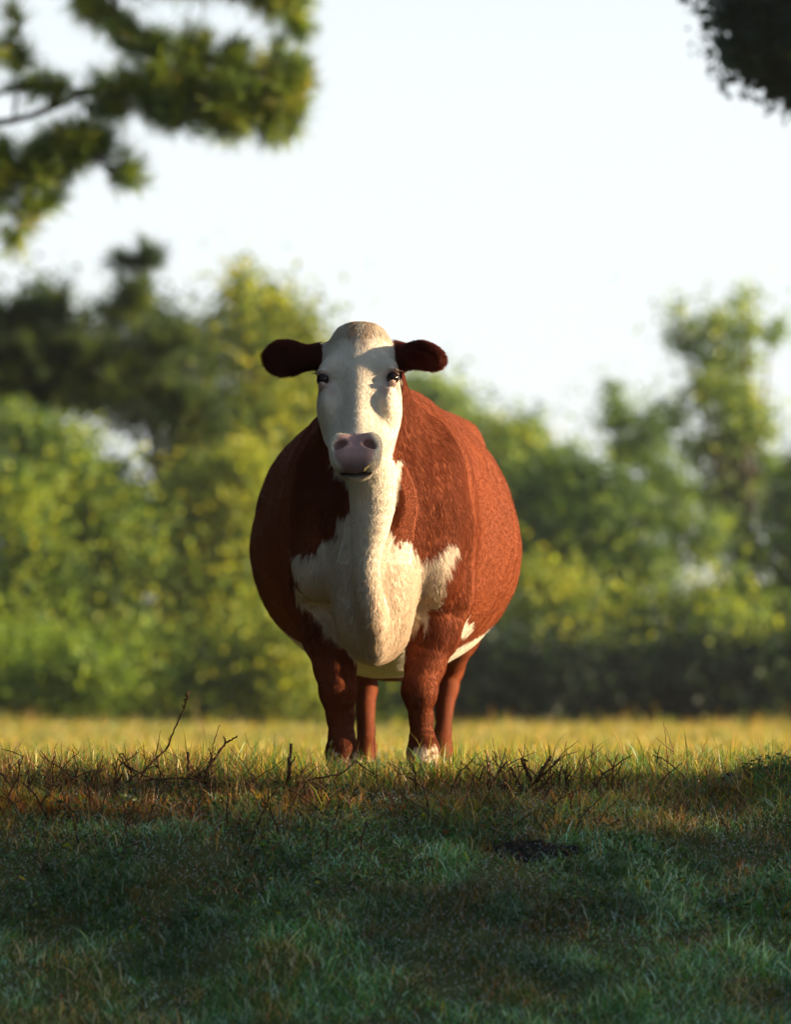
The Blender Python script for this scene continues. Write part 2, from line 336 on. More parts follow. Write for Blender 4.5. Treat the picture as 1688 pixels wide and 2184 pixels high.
def tree(name, label, cat, basex, s, blobs, n, leaf, cols, seed, trunk=0.1, group=None, depth=1.0, clump=0.13, nclump=None, limbs=True, stray=2.6):
    rng = np.random.default_rng(seed); n = int(n * 1.45); leaf *= .82
    bx = (basex - CX) / FPX * s; by = s - CAM_S; bz = float(gz(np.array([bx]), np.array([by]))[0])
    root = empty(name, (bx, by, bz), label, cat, group)
    v, q, c, cen = crown_mesh(blobs, s, n, leaf, cols, rng, depth, clump, nclump, 1.6, stray)
    v[:, 2] = np.maximum(v[:, 2], bz + 0.02)
    np_mesh('crown', v, [q], M_LEAF, root, {'col': c})
    top = cen[np.argmax(cen[:, 2])]; mb = MB(); base = np.array([bx, by, bz - 0.1])
    H = top[2] - bz; mid = base + (top - base) * 0.5 + np.array([rng.normal(0, .06) * H * .5, rng.normal(0, .05) * H * .5, 0])
    main = curve([base, mid, top], 9); mb.tube(main, np.linspace(trunk, trunk * 0.15, 9), 8)
    for p in (cen if limbs else []):
        z0 = bz + (p[2] - bz) * rng.uniform(0.35, 0.7); f = np.clip((z0 - base[2]) / max(top[2] - base[2], .1), 0, 1)
        a = np.array([np.interp(f, np.linspace(0, 1, 9), main[:, i]) for i in range(3)])
        m_ = (a + p) / 2 + np.array([0, 0, -0.06 * np.linalg.norm(p - a)])
        mb.tube(curve([a, m_, p], 6), np.linspace(trunk * (0.5 - 0.3 * f), trunk * 0.1, 6), 6)
    mb.build('trunk', M_BARK, root)
    return root

YEL = [(0.05, 0.10, 0.02), (0.19, 0.27, 0.035), (0.43, 0.43, 0.045)]
YGR = [(0.035, 0.09, 0.025), (0.15, 0.25, 0.045), (0.42, 0.48, 0.055)]
GRN = [(0.025, 0.065, 0.025), (0.075, 0.16, 0.04), (0.22, 0.32, 0.06)]
BRI = [(0.06, 0.11, 0.02), (0.15, 0.26, 0.025), (0.28, 0.38, 0.04)]
DRK = [(0.014, 0.034, 0.018), (0.032, 0.066, 0.026), (0.09, 0.14, 0.03)]
BLU_SHADE = [(0.012, 0.030, 0.022), (0.022, 0.048, 0.032), (0.036, 0.068, 0.038)]  # near-black leaves: shade of field-edge bushes and corner tree put in the colour
PAL = [(0.08, 0.16, 0.07), (0.19, 0.30, 0.11), (0.33, 0.42, 0.12)]
def trees():
    T = tree; bg_ = 'trees behind the pasture'
    T('evergreen_tree', 'dark evergreen standing behind the pine boughs left of the yellow green tree', 'tree', 300, 62,
      [(290, 655, 40, 30), (340, 700, 80, 50), (300, 770, 140, 70), (400, 760, 90, 70), (330, 860, 130, 70), (430, 900, 90, 80), (400, 990, 60, 50)],
      9000, 0.095, DRK, 1, 0.12, bg_, 0.8)
    T('evergreen_tree', 'dark spreading evergreen at the left edge behind the pine boughs', 'tree', 30, 61,
      [(95, 640, 42, 46), (70, 700, 90, 50), (150, 730, 90, 60), (20, 760, 110, 70), (120, 810, 140, 70), (-60, 800, 120, 90), (-90, 690, 60, 60), (200, 830, 70, 50)],
      9000, 0.095, DRK, 2, 0.12, bg_, 0.8)
    T('broadleaf_tree', 'tall yellow green tree whose crown rises left of the cow head', 'tree', 590, 60,
      [(507, 605, 26, 38), (530, 660, 50, 45), (570, 665, 55, 60), (625, 690, 55, 55), (520, 740, 60, 60), (600, 780, 90, 75), (670, 760, 45, 60), (560, 880, 90, 80), (660, 880, 90, 90), (640, 1010, 80, 80), (460, 700, 30, 45)],
      11000, 0.085, YEL, 3, 0.12, bg_, 0.9)
    T('broadleaf_tree', 'green and yellow tree filling the lower left below the dark evergreens', 'tree', 90, 55,
      [(40, 930, 90, 80), (120, 960, 60, 75), (170, 1060, 75, 80), (30, 1080, 100, 100), (260, 1100, 70, 80), (90, 1200, 120, 90), (200, 1250, 80, 80), (20, 1330, 100, 90), (290, 1130, 50, 60), (300, 1200, 60, 60), (120, 1340, 90, 60)],
      15000, 0.085, YGR, 4, 0.12, bg_, 0.9)
    T('broadleaf_tree', 'yellow tinged tree halfway between the left edge and the cow', 'tree', 450, 56,
      [(400, 1080, 55, 60), (470, 1040, 60, 70), (420, 1170, 90, 70), (530, 1130, 60, 90), (480, 1260, 100, 80), (580, 1220, 60, 90), (390, 1330, 90, 60), (540, 1350, 80, 60), (520, 1000, 60, 50)],
      15000, 0.085, YEL, 5, 0.11, bg_, 0.9)
    T('broadleaf_tree', 'green tree behind the cow between its barrel and the yellow tree', 'tree', 700, 66,
      [(700, 900, 80, 90), (760, 1000, 100, 100), (700, 1120, 110, 110), (830, 1120, 110, 110), (720, 1280, 130, 110), (880, 1280, 120, 120), (660, 1400, 90, 70), (850, 1420, 120, 80)],
      9000, 0.10, YGR, 6, 0.12, bg_, 0.8)
    T('broadleaf_tree', 'loose green tree far behind the yellow tinged one at the left', 'tree', 280, 74,
      [(200, 1040, 90, 90), (330, 1080, 60, 60), (120, 1150, 110, 90), (330, 1330, 90, 50), (380, 1230, 60, 60), (230, 1180, 70, 80), (60, 1250, 100, 90), (220, 1330, 110, 60), (400, 1000, 80, 80), (480, 950, 80, 60)], 9000, 0.11, GRN, 25, 0.12, bg_, 0.9)
    T('bush', 'bright green leafy bush in the bottom left corner of the tree line', 'bush', 60, 51,
      [(30, 1440, 90, 80), (130, 1400, 70, 60), (100, 1490, 100, 50), (220, 1440, 70, 60), (-60, 1430, 80, 90), (200, 1500, 90, 40)], 6500, 0.08, BRI, 7, 0.05, 'bushes along the field edge', 0.8)
    T('bush', 'green bush beyond the tall leaning weed at the left', 'bush', 330, 52,
      [(310, 1400, 70, 60), (370, 1450, 80, 60), (300, 1490, 80, 45), (420, 1500, 90, 40)], 5200, 0.08, YGR, 8, 0.05, 'bushes along the field edge', 0.8)
    T('bush', 'yellow green bush just left of the cow forelegs', 'bush', 550, 52,
      [(520, 1390, 80, 60), (600, 1400, 70, 90), (560, 1470, 100, 60), (650, 1470, 70, 60)], 5600, 0.08, YEL, 9, 0.05, 'bushes along the field edge', 0.8)
    T('bush', 'mixed green bush seen between the cow legs', 'bush', 800, 53,
      [(760, 1470, 90, 70), (850, 1450, 80, 80), (820, 1510, 100, 40), (700, 1500, 60, 50)], 5000, 0.08, YGR, 10, 0.05, 'bushes along the field edge', 0.8)
    T('broadleaf_tree', 'pale distant tree rising beside the right ear of the cow', 'tree', 940, 82,
      [(955, 860, 35, 40), (910, 860, 60, 55), (985, 900, 50, 45), (920, 960, 90, 60), (1000, 1000, 80, 80), (880, 830, 40, 40)], 7000, 0.11, PAL, 11, 0.12, bg_, 0.9)
    T('broadleaf_tree', 'green tree with a small pointed top right of the cow back', 'tree', 1090, 72,
      [(1125, 915, 30, 38), (1060, 930, 60, 50), (1120, 980, 70, 60), (1030, 1010, 80, 70), (1100, 1080, 90, 90), (1180, 1000, 60, 50), (1060, 1200, 100, 110)], 8500, 0.10, YGR, 12, 0.12, bg_, 0.9)
    T('broadleaf_tree', 'rounded dense green tree between the cow and the airy tree', 'tree', 1210, 60,
      [(1200, 1030, 85, 70), (1150, 1090, 80, 80), (1270, 1070, 70, 70), (1220, 1150, 110, 90), (1310, 1150, 50, 60), (1130, 1210, 90, 80), (1290, 1240, 80, 80), (1200, 1290, 110, 80)], 11500, 0.085, GRN, 13, 0.14, bg_, 0.9)
    T('bush', 'sunlit olive bush below the rounded tree right of the cow', 'bush', 1180, 56,
      [(1170, 1270, 65, 60), (1210, 1330, 80, 60), (1130, 1330, 60, 50), (1200, 1390, 100, 50)], 5200, 0.08, YEL, 14, 0.05, 'bushes along the field edge', 0.8)
    T('broadleaf_tree', 'tallest tree at the right with an airy crown full of sky gaps', 'tree', 1560, 64,
      [(1590, 650, 22, 36), (1575, 710, 60, 45), (1525, 690, 26, 42), (1440, 670, 20, 34), (1470, 720, 42, 34), (1645, 710, 34, 26), (1550, 790, 75, 55), (1500, 830, 40, 40), (1580, 880, 60, 55),
       (1530, 960, 65, 60), (1615, 930, 35, 30), (1560, 1060, 70, 60), (1450, 880, 30, 40), (1640, 1010, 50, 40), (1500, 1150, 80, 60)],
      9400, 0.075, PAL[:2] + YGR[1:], 15, 0.13, bg_, 0.7, 0.10)
    T('broadleaf_tree', 'thin open tree with wispy shoots left of the tallest tree', 'tree', 1400, 66,
      [(1303, 845, 18, 38), (1330, 890, 40, 34), (1400, 905, 45, 32), (1370, 960, 55, 32), (1420, 1010, 40, 50), (1350, 1060, 40, 40), (1400, 1110, 60, 45), (1460, 1060, 30, 36), (1380, 1210, 70, 60), (1330, 960, 26, 40)],
      6400, 0.075, PAL[:2] + GRN[1:], 16, 0.10, bg_, 0.7, 0.10)
    T('broadleaf_tree', 'green tree cut by the right edge below the airy crown', 'tree', 1680, 60,
      [(1670, 1090, 60, 60), (1630, 1180, 70, 60), (1710, 1030, 60, 60), (1740, 1180, 80, 120), (1600, 1280, 80, 60), (1690, 1300, 90, 80), (1780, 1040, 80, 130)], 8000, 0.09, GRN, 17, 0.12, bg_, 0.9)
    T('bush', 'olive bush below the airy tree with pale sky showing through', 'bush', 1440, 57,
      [(1330, 1320, 60, 60), (1420, 1290, 40, 40), (1390, 1360, 90, 40), (1510, 1300, 55, 60), (1560, 1350, 80, 50), (1460, 1370, 60, 36)], 5200, 0.08, YGR, 18, 0.05, 'bushes along the field edge', 0.8)
    T('bush', 'blue green bush coloured dark for shade at the field edge just right of the cow legs', 'bush', 1040, 50, [(1000, 1400, 80, 60), (1080, 1430, 90, 80), (1020, 1490, 100, 55), (930, 1460, 60, 60)], 6000, 0.075, BLU_SHADE, 19, 0.05, 'dark bushes at the field edge', 0.8)
    T('bush', 'blue green bush coloured dark for shade at the field edge below the rounded tree', 'bush', 1240, 50, [(1180, 1450, 80, 60), (1260, 1430, 80, 60), (1230, 1495, 110, 50), (1310, 1450, 60, 60)], 6000, 0.075, BLU_SHADE, 20, 0.05, 'dark bushes at the field edge', 0.8)
    T('bush', 'blue green bush coloured dark for shade at the field edge below the airy tree', 'bush', 1440, 50, [(1400, 1440, 80, 50), (1480, 1430, 80, 60), (1440, 1495, 110, 50), (1520, 1460, 60, 60)], 6000, 0.075, BLU_SHADE, 21, 0.05, 'dark bushes at the field edge', 0.8)
    T('bush', 'bush coloured dark for shade with a bright sprig cut by the right edge of the field', 'bush', 1640, 50, [(1600, 1430, 70, 60), (1680, 1430, 80, 70), (1640, 1495, 110, 50), (1740, 1450, 80, 80)], 6400, 0.075, BLU_SHADE + BRI[:1], 22, 0.05, 'dark bushes at the field edge', 0.8)
    # the wood line goes on outside the frame
    src = [o for o in bpy.data.objects if o.get('category') == 'tree' and o.name.startswith('broadleaf_tree') and o.get('group') == bg_][:6]
    ro = random.Random(4)
    for side in (-1, 1):
        for k in range(8):
            x = side * (11.5 + 4.2 * k + ro.uniform(-.8, .8)); y = (46 if side < 0 else 78) + ro.uniform(-4, 8); o = src[(k + (side > 0) * 3) % len(src)]
            bz = float(gz(np.array([x]), np.array([y]))[0]); c = o.copy(); COL.objects.link(c); c.location = (x, y, bz); c.rotation_euler = (0, 0, 0); f = ro.uniform(.8, 1.05); c.scale = (f, f, f)
            c['label'] = 'wood line tree outside the frame, %s counted outward from the %s edge' % (['first', 'second', 'third', 'fourth', 'fifth', 'sixth', 'seventh', 'eighth'][k], 'left' if side < 0 else 'right'); c['group'] = 'wood line outside the frame'
            for ch in list(o.children): d = ch.copy(); COL.objects.link(d); d.parent = c; d.matrix_parent_inverse = ch.matrix_parent_inverse
    rw = np.random.default_rng(12); V = []; 
    for side in (-1, 1):
        n = 16000; x = side * rw.uniform(20, 160, n); s_ = 150 + rw.uniform(0, 14, n); top = 7 + 3.5 * fbm(np.stack([x, s_ * 0], 1), .12, 5)
        z = -3.6 + top * rw.random(n) ** .8; V.append(np.stack([x, s_ - CAM_S, z], 1))
    V = np.concatenate(V); n = len(V); a = rw.normal(size=(n, 3)); a /= np.linalg.norm(a, axis=1)[:, None]; b = np.cross(a, rw.normal(size=(n, 3))); b /= np.linalg.norm(b, axis=1)[:, None]
    v = np.stack([V - a * .6, V + b * .45, V + a * .6, V - b * .45], 1).reshape(-1, 3)
    tag(np_mesh('far_woods', v, [np.arange(4 * n).reshape(-1, 4)], M_LEAF, None, {'col': np.repeat(np.array(GRN[0])[None] * rw.uniform(.8, 2.2, (n, 1)), 4, 0)}), 'far off woods beyond the pasture on both sides outside the frame', 'woods', kind='stuff')
    T('bush', 'low dark bush outside the right edge shading the field edge', 'bush', 2050, 50, [(1950, 1380, 130, 130), (2080, 1400, 140, 120), (2200, 1420, 130, 120)], 5000, 0.10, DRK, 23, 0.06, 'dark bushes at the field edge', 0.8)
    T('broadleaf_tree', 'green tree outside the left edge of the wood line', 'tree', -300, 57, [(-250, 900, 140, 150), (-380, 1000, 150, 170), (-220, 1150, 150, 150), (-350, 1300, 160, 160), (-180, 1380, 110, 120)], 7000, 0.12, YGR, 24, 0.14, bg_, 1.0)

def pine(name, label, base, s0, limbs, tufts, seed, needle=0.13, per=70, cols=DRK, trunk_r=0.16, top=None):
    """pine with a trunk, drawn out limbs and bottle-brush needle tufts; tufts are (x, y, rx, ry, count)"""
    rng = np.random.default_rng(seed)
    b = P(base, HY, s0); bz = float(gz(np.array([b[0]]), np.array([b[1]]))[0]); root = empty(name, (b[0], b[1], bz), label, 'tree')
    mb = MB(); topz = top or 8.5
    mb.tube(curve([(b[0], b[1], bz - .1), (b[0] + .1, b[1], bz + 3.5), (b[0] + .05, b[1] + .1, topz)], 12), np.linspace(trunk_r, trunk_r * .3, 12), 10)
    lp = []
    for L in limbs:
        pts = [P(x, y, s0 + ds) for (x, y, ds) in L['p']]; c = curve(pts, 14); mb.tube(c, np.linspace(L['r'], L['r'] * .3, 14), 6); lp.append(c)
    lp = np.concatenate(lp)
    C = []; D = []
    for (x, y, rx, ry, cnt) in tufts:
        k = s0 / FPX; d = rng.normal(size=(cnt, 3)); d /= np.linalg.norm(d, axis=1)[:, None]; d *= (rng.random(cnt) ** 0.5 * np.where(rng.random(cnt) < .12, 1.45, 1))[:, None]
        c = P(x, y, s0) + d * np.array([rx * k, 0.5 * (rx + ry) * k * 1.3, ry * k]); C.append(c)
    C = np.concatenate(C)
    for c in C:                                # twig from the nearest limb to the tuft
        j = np.argmin(((lp - c) ** 2).sum(1)); a = lp[j]; dist = np.linalg.norm(c - a)
        if dist < 1.3: mb.tube(curve([a, (a + c) / 2 + rng.normal(0, .03, 3) - np.array([0, 0, .05 * dist]), c], 4), np.linspace(.010, .004, 4), 4)
        D.append((c - a) / (dist + 1e-6) * 0.8 + np.array([0, 0, 0.35]))
    mb.build('trunk', M_BARK, root)
    D = np.array(D); D /= np.linalg.norm(D, axis=1)[:, None]; n = len(C) * per; ti = np.repeat(np.arange(len(C)), per)
    o = C[ti] + D[ti] * rng.uniform(-0.10, 0.05, n)[:, None]; nd = rng.normal(size=(n, 3)) * 0.75 + D[ti] * 0.8; nd /= np.linalg.norm(nd, axis=1)[:, None]
    L_ = needle * rng.uniform(0.6, 1.2, n)[:, None]; sd = np.cross(nd, rng.normal(size=(n, 3))); sd /= np.linalg.norm(sd, axis=1)[:, None]; sd *= 0.0042
    v = np.stack([o - sd, o + sd, o + nd * L_ + sd * .4, o + nd * L_ - sd * .4], 1).reshape(-1, 3)
    cols = np.array(cols); f = np.clip(rng.random(len(C))[ti] * (len(cols) - 1) + rng.normal(0, .3, n), 0, len(cols) - 1.001); i = f.astype(int); f = (f - i)[:, None]
    c = (cols[i] * (1 - f) + cols[i + 1] * f) * rng.uniform(.7, 1.3, (n, 1))
    np_mesh('crown', v, [np.arange(4 * n).reshape(-1, 4)], M_NEEDLE, root, {'col': np.repeat(c, 4, 0)})
    return root

if True:
    trees()
    PC = [(0.035, 0.075, 0.03), (0.11, 0.19, 0.04), (0.28, 0.40, 0.06), (0.30, 0.27, 0.05)]
    pine('pine_tree', 'pine whose needled branches reach in at the top left of the sky', -520, 28.0,
         [dict(p=[(-520, 330, 0), (-200, 285, 0), (0, 262, 0), (90, 240, 0), (200, 195, 0), (330, 210, .1), (480, 205, 0), (640, 225, 0)], r=.035),
          dict(p=[(-520, 200, 0), (-200, 230, .2), (60, 188, .1), (200, 190, .1), (380, 150, .2)], r=.025),
          dict(p=[(-520, 520, 0), (-250, 440, 0), (-60, 390, 0), (60, 360, 0), (180, 320, 0)], r=.03),
          dict(p=[(-520, -60, 0), (-100, -80, 0), (200, -40, 0), (420, -20, 0), (620, -10, 0)], r=.035),
          dict(p=[(30, 250, 0), (38, 190, 0), (42, 110, 0), (45, 60, 0)], r=.012),
          dict(p=[(-60, 390, 0), (10, 420, 0), (60, 440, 0), (40, 500, 0)], r=.010),
          dict(p=[(300, 210, 0), (330, 150, 0), (335, 90, 0)], r=.010), dict(p=[(420, 200, 0), (415, 140, 0), (412, 100, 0)], r=.010)],
         [(260, 190, 70, 28, 20), (340, 190, 70, 48, 44), (440, 195, 90, 60, 66), (540, 190, 80, 60, 58), (620, 195, 42, 48, 40), (640, 160, 25, 20, 12), (600, 250, 40, 28, 16), (500, 245, 60, 22, 20), (540, 285, 90, 14, 8),
          (330, 125, 22, 50, 18), (412, 105, 26, 45, 22), (500, 120, 30, 30, 12), (290, 90, 40, 30, 10), (380, 235, 80, 30, 30),
          (120, 190, 90, 14, 18), (215, 225, 60, 22, 16),
          (190, 10, 45, 22, 16), (250, 45, 45, 28, 14), (440, -45, 110, 26, 44), (560, -20, 80, 22, 34), (620, 10, 50, 14, 10), (630, 50, 20, 26, 9), (330, -60, 100, 40, 40), (590, 100, 20, 10, 3),
          (150, 320, 70, 42, 52), (90, 350, 60, 38, 34), (20, 340, 30, 30, 10), (-20, 380, 50, 60, 40), (60, 385, 50, 16, 10), (270, 370, 30, 34, 11), (205, 300, 34, 30, 14),
          (45, 440, 60, 20, 8), (20, 505, 26, 16, 5), (90, 435, 30, 16, 3), (35, 110, 18, 45, 9), (10, 130, 30, 60, 5), (30, 25, 25, 14, 3), (110, 430, 30, 14, 2), (60, 480, 40, 20, 3),
          (-150, 200, 120, 60, 50), (-200, 420, 140, 60, 60), (-150, -80, 150, 50, 50), (-300, 300, 120, 80, 60), (-150, 520, 100, 50, 20)],
         101, cols=PC, per=46, needle=0.17)
    pine('pine_tree', 'dark pine at the left edge whose boughs cross in front of the tree line', -420, 36.0,
         [dict(p=[(-420, 800, 0), (-150, 770, 0), (60, 760, 0), (230, 790, 0), (400, 880, 0)], r=.04), dict(p=[(-420, 900, 0), (-150, 850, 0), (80, 800, 0), (180, 690, .1), (290, 620, 0), (305, 560, 0)], r=.03),
          dict(p=[(-420, 700, 0), (-120, 690, 0), (80, 650, 0), (180, 670, 0)], r=.03), dict(p=[(200, 780, 0), (300, 740, 0), (420, 720, 0)], r=.02)],
         [(20, 740, 110, 34, 60), (160, 760, 90, 36, 55), (280, 800, 90, 40, 60), (380, 870, 80, 40, 40), (440, 920, 40, 30, 12), (260, 560, 16, 26, 7), (320, 560, 22, 34, 14), (290, 625, 34, 40, 22), (250, 660, 40, 24, 14),
          (100, 660, 60, 32, 30), (10, 680, 80, 34, 34), (100, 820, 120, 34, 50), (-60, 780, 90, 70, 50), (360, 730, 60, 34, 24), (200, 840, 90, 26, 24), (-250, 780, 130, 90, 60)],
         103, cols=[(0.018, 0.040, 0.022), (0.04, 0.075, 0.03), (0.12, 0.17, 0.035)], per=60, needle=.17)
    tr = tree('broadleaf_tree', 'dark shaded tree hanging into the top right corner', 'tree', 2250, 25,
      [(1552, 15, 26, 52), (1548, 92, 24, 30), (1600, 60, 70, 80), (1610, 140, 48, 34), (1680, 120, 70, 80), (1690, 190, 34, 30), (1640, -60, 120, 90), (1760, 60, 110, 160), (1760, 220, 60, 60), (1880, 100, 140, 200), (1850, -120, 200, 90), (2060, 120, 180, 220)],
      36000, 0.05, BLU_SHADE, 30, 0.18, None, 1.2, 0.075, None, False, 1.0)
    # trees right of the frame, between the sun and the foreground: their shade lies over the near slope
    rng0 = np.random.default_rng(5)
    for i, (x, y, r, z0, z1, lab) in enumerate([(15.5, -4.65, 3.6, 0.0, 6.5, 'leafy tree right of the frame nearest the crest that shades the front grass'),
                                             (15.0, -11.0, 3.9, 0.0, 7.0, 'leafy tree right of the frame beside the photographer')]):
        bz = float(gz(np.array([x]), np.array([y]))[0]); root = empty('broadleaf_tree', (x, y, bz), lab, 'tree', 'shade trees right of the pasture')
        n = 15000; d = rng0.normal(size=(n, 3)); d /= np.linalg.norm(d, axis=1)[:, None]; d *= (rng0.random(n) ** .4)[:, None]
        c = np.array([x, y, (z0 + z1) / 2]) + d * np.array([r, r, (z1 - z0) / 2 * 1.15]); c[:, 2] = np.maximum(c[:, 2], bz + .05)
        a = rng0.normal(size=(n, 3)); a /= np.linalg.norm(a, axis=1)[:, None]; b = np.cross(a, rng0.normal(size=(n, 3))); b /= np.linalg.norm(b, axis=1)[:, None]
        v = np.stack([c - a * .13, c + b * .10, c + a * .13, c - b * .10], 1).reshape(-1, 3)
        np_mesh('crown', v, [np.arange(4 * n).reshape(-1, 4)], M_LEAF, root, {'col': np.tile(np.array(GRN[1]), (4 * n, 1))})
        mb = MB(); mb.tube(curve([(x, y, bz - .1), (x + .1, y, 2), (x, y, 5)], 8), np.linspace(.2, .06, 8), 9)
        for k in range(6):
            an = k * 1.05; mb.tube(curve([(x, y, 1.2 + .4 * k), (x + 1.2 * math.cos(an), y + 1.2 * math.sin(an), 2 + .45 * k), (x + 2.4 * math.cos(an), y + 2.4 * math.sin(an), 2.8 + .4 * k)], 6), np.linspace(.08, .02, 6), 6)
        mb.build('trunk', M_BARK, root)

    # unseen trees added left of the frame and behind the photographer to cut skylight
    lw = 'added unseen leafy tree that blocks sky light '
    rngw = np.random.default_rng(9); first = None
    for i, (x, y, r, h, wh_) in enumerate([(-8.5, 4.5, 4.2, 11, 'left of the cow hindquarters'), (-8, -1.5, 4.2, 11, 'left of the cow head'), (-13.5, -8.5, 4.2, 10, 'left of the shaded front grass'), (-15, -17, 4.5, 10, 'behind the photographer at the far left'), (-7, -30, 4.6, 9, 'behind the photographer at the near left'), (1.5, -32, 4.8, 9, 'straight behind the photographer'), (10, -30, 4.6, 9, 'behind the photographer at the right'), (-11, 12, 4.6, 10, 'left of the field behind the cow')]):
        bz = float(gz(np.array([x]), np.array([y]))[0]); root = empty('broadleaf_tree', (x, y, bz), lw + wh_, 'tree', 'trees added to cut sky light'); root.scale = (r / 4, r / 4, h / 9); root.rotation_euler = (0, 0, i * 1.3)
        if first is None:
            n = 9000; d = rngw.normal(size=(n, 3)); d /= np.linalg.norm(d, axis=1)[:, None]; d *= (rngw.random(n) ** .35)[:, None]; d *= 1 + .25 * (fbm(d * 2, 2, 4)[:, None] - .5)
            c = np.array([0, 0, 4.6]) + d * np.array([4, 4, 4.8]); a = rngw.normal(size=(n, 3)); a /= np.linalg.norm(a, axis=1)[:, None]; b = np.cross(a, rngw.normal(size=(n, 3))); b /= np.linalg.norm(b, axis=1)[:, None]
            v = np.stack([c - a * .20, c + b * .15, c + a * .20, c - b * .15], 1).reshape(-1, 3)
            cr = np_mesh('crown', v, [np.arange(4 * n).reshape(-1, 4)], M_LEAF, None, {'col': np.tile(np.array(DRK[0]), (4 * n, 1))})
            mb = MB(); mb.tube(curve([(0, 0, -.2), (.1, 0, 3), (0, .1, 8)], 8), np.linspace(.28, .06, 8), 9); tk = mb.build('trunk', M_BARK)
            first = (cr, tk); cr.parent = root; tk.parent = root
        else:
            for o_ in first: c_ = o_.copy(); COL.objects.link(c_); c_.parent = root

# ------------------------------------------------------------------ cow
def smin(a, b, k):
    h = np.clip(0.5 + 0.5 * (b - a) / k, 0, 1); return b * (1 - h) + a * h - k * h * (1 - h)
def smax(a, b, k): return -smin(-a, -b, k)
def s_ell(p, c, r, R=None):
    q = p - np.asarray(c, np.float32)
    if R is not None: q = q @ np.asarray(R, np.float32).T        # rows of R are the local axes
    r = np.asarray(r, np.float32); k0 = np.sqrt(((q / r) ** 2).sum(1)); k1 = np.sqrt(((q / (r * r)) ** 2).sum(1)) + 1e-6
    return k0 * (k0 - 1) / k1
def s_cone(p, a, b, ra, rb, flat=None):
    a = np.asarray(a, np.float32); ba = np.asarray(b, np.float32) - a; q = p - a
    t = np.clip((q @ ba) / (ba @ ba), 0, 1); return np.sqrt(((q - t[:, None] * ba) ** 2).sum(1)) - (ra + (rb - ra) * t)
def s_chain(p, pts, rs, k=0.0, fine=0):
    d = None
    if fine:
        q = curve(np.column_stack([pts, rs]), fine); pts, rs = q[:, :3], q[:, 3]
    for i in range(len(pts) - 1):
        e = s_cone(p, pts[i], pts[i + 1], rs[i], rs[i + 1]); d = e if d is None else (np.minimum(d, e) if k == 0 else smin(d, e, k))
    return d

TORSO = np.array([  # Y, xc, zc, hw, hh
    [-0.27, -0.040, 0.80, 0.03, 0.05], [-0.22, -0.042, 0.79, 0.12, 0.17], [-0.10, -0.045, 0.77, 0.20, 0.30], [0.05, -0.046, 0.755, 0.26, 0.38], [0.25, -0.045, 0.735, 0.295, 0.41],
    [0.50, -0.040, 0.705, 0.385, 0.43], [0.80, -0.034, 0.680, 0.442, 0.435], [1.05, -0.022, 0.685, 0.448, 0.435], [1.30, -0.005, 0.735, 0.40, 0.40], [1.50, 0.010, 0.81, 0.32, 0.335],
    [1.68, 0.022, 0.87, 0.24, 0.26], [1.80, 0.028, 0.90, 0.15, 0.18], [1.86, 0.030, 0.91, 0.04, 0.06]])
_ty = np.linspace(-0.27, 1.86, 200); _tt = np.stack([np.interp(_ty, TORSO[:, 0], TORSO[:, i]) for i in range(1, 5)], 1)
_kk = np.hanning(37); _kk /= _kk.sum(); _tt = np.stack([np.convolve(np.pad(_tt[:, i], 18, 'edge'), _kk, 'valid') for i in range(4)], 1)
def s_torso(p):
    y = p[:, 1]; xc, zc, hw, hh = [np.interp(y, _ty, _tt[:, i]) for i in range(4)]
    q0 = (p[:, 0] - xc) / hw; q1 = (p[:, 2] - zc) / hh
    hwf = 1 - 0.10 * np.clip(q1, 0, 1)          # slightly narrower above
    q0 = q0 / hwf
    k0 = np.sqrt(q0 ** 2 + q1 ** 2); k1 = np.sqrt((q0 / hw) ** 2 + (q1 / hh) ** 2) + 1e-6
    d = k0 * (k0 - 1) / k1; dy = np.maximum(np.maximum(-0.27 - y, y - 1.86), 0)
    return np.where(dy > 0, np.sqrt(np.maximum(d, 0) ** 2 + dy ** 2), d * 0.85)

# head frame
HO = P(767, 703, 11.62); HM = P(757, 978, 11.35)
U = (HM - HO); HL = np.linalg.norm(U); U = U / HL
_psi = math.radians(4); XL = np.array([math.cos(_psi), -math.sin(_psi), 0.03]); XL = XL - U * (XL @ U); XL /= np.linalg.norm(XL); W = np.cross(U, XL)
HR = np.stack([XL, U, W])          # local coords: x lateral, u down the face, w out of the face
def hl(x, u, w_): return HO + XL * x + U * u + W * w_
# u, half width, dorsal w, ventral w
HEAD = np.array([[-0.035, 0.03, -0.035, -0.07], [-0.015, 0.066, -0.008, -0.10], [0.02, 0.100, 0.020, -0.13], [0.06, 0.115, 0.032, -0.16], [0.12, 0.120, 0.036, -0.19], [0.18, 0.121, 0.034, -0.215], [0.24, 0.117, 0.026, -0.23],
                 [0.30, 0.105, 0.018, -0.22], [0.35, 0.091, 0.014, -0.165], [0.40, 0.074, 0.014, -0.125], [0.44, 0.069, 0.008, -0.100], [0.475, 0.060, -0.002, -0.078], [0.50, 0.046, -0.014, -0.064], [0.515, 0.022, -0.026, -0.050]])
_hu = np.linspace(-0.035, 0.515, 120); _ht = np.stack([np.interp(_hu, HEAD[:, 0], HEAD[:, i]) for i in range(1, 4)], 1)
_k5 = np.hanning(9); _k5 /= _k5.sum(); _ht = np.stack([np.convolve(np.pad(_ht[:, i], 4, 'edge'), _k5, 'valid') for i in range(3)], 1)
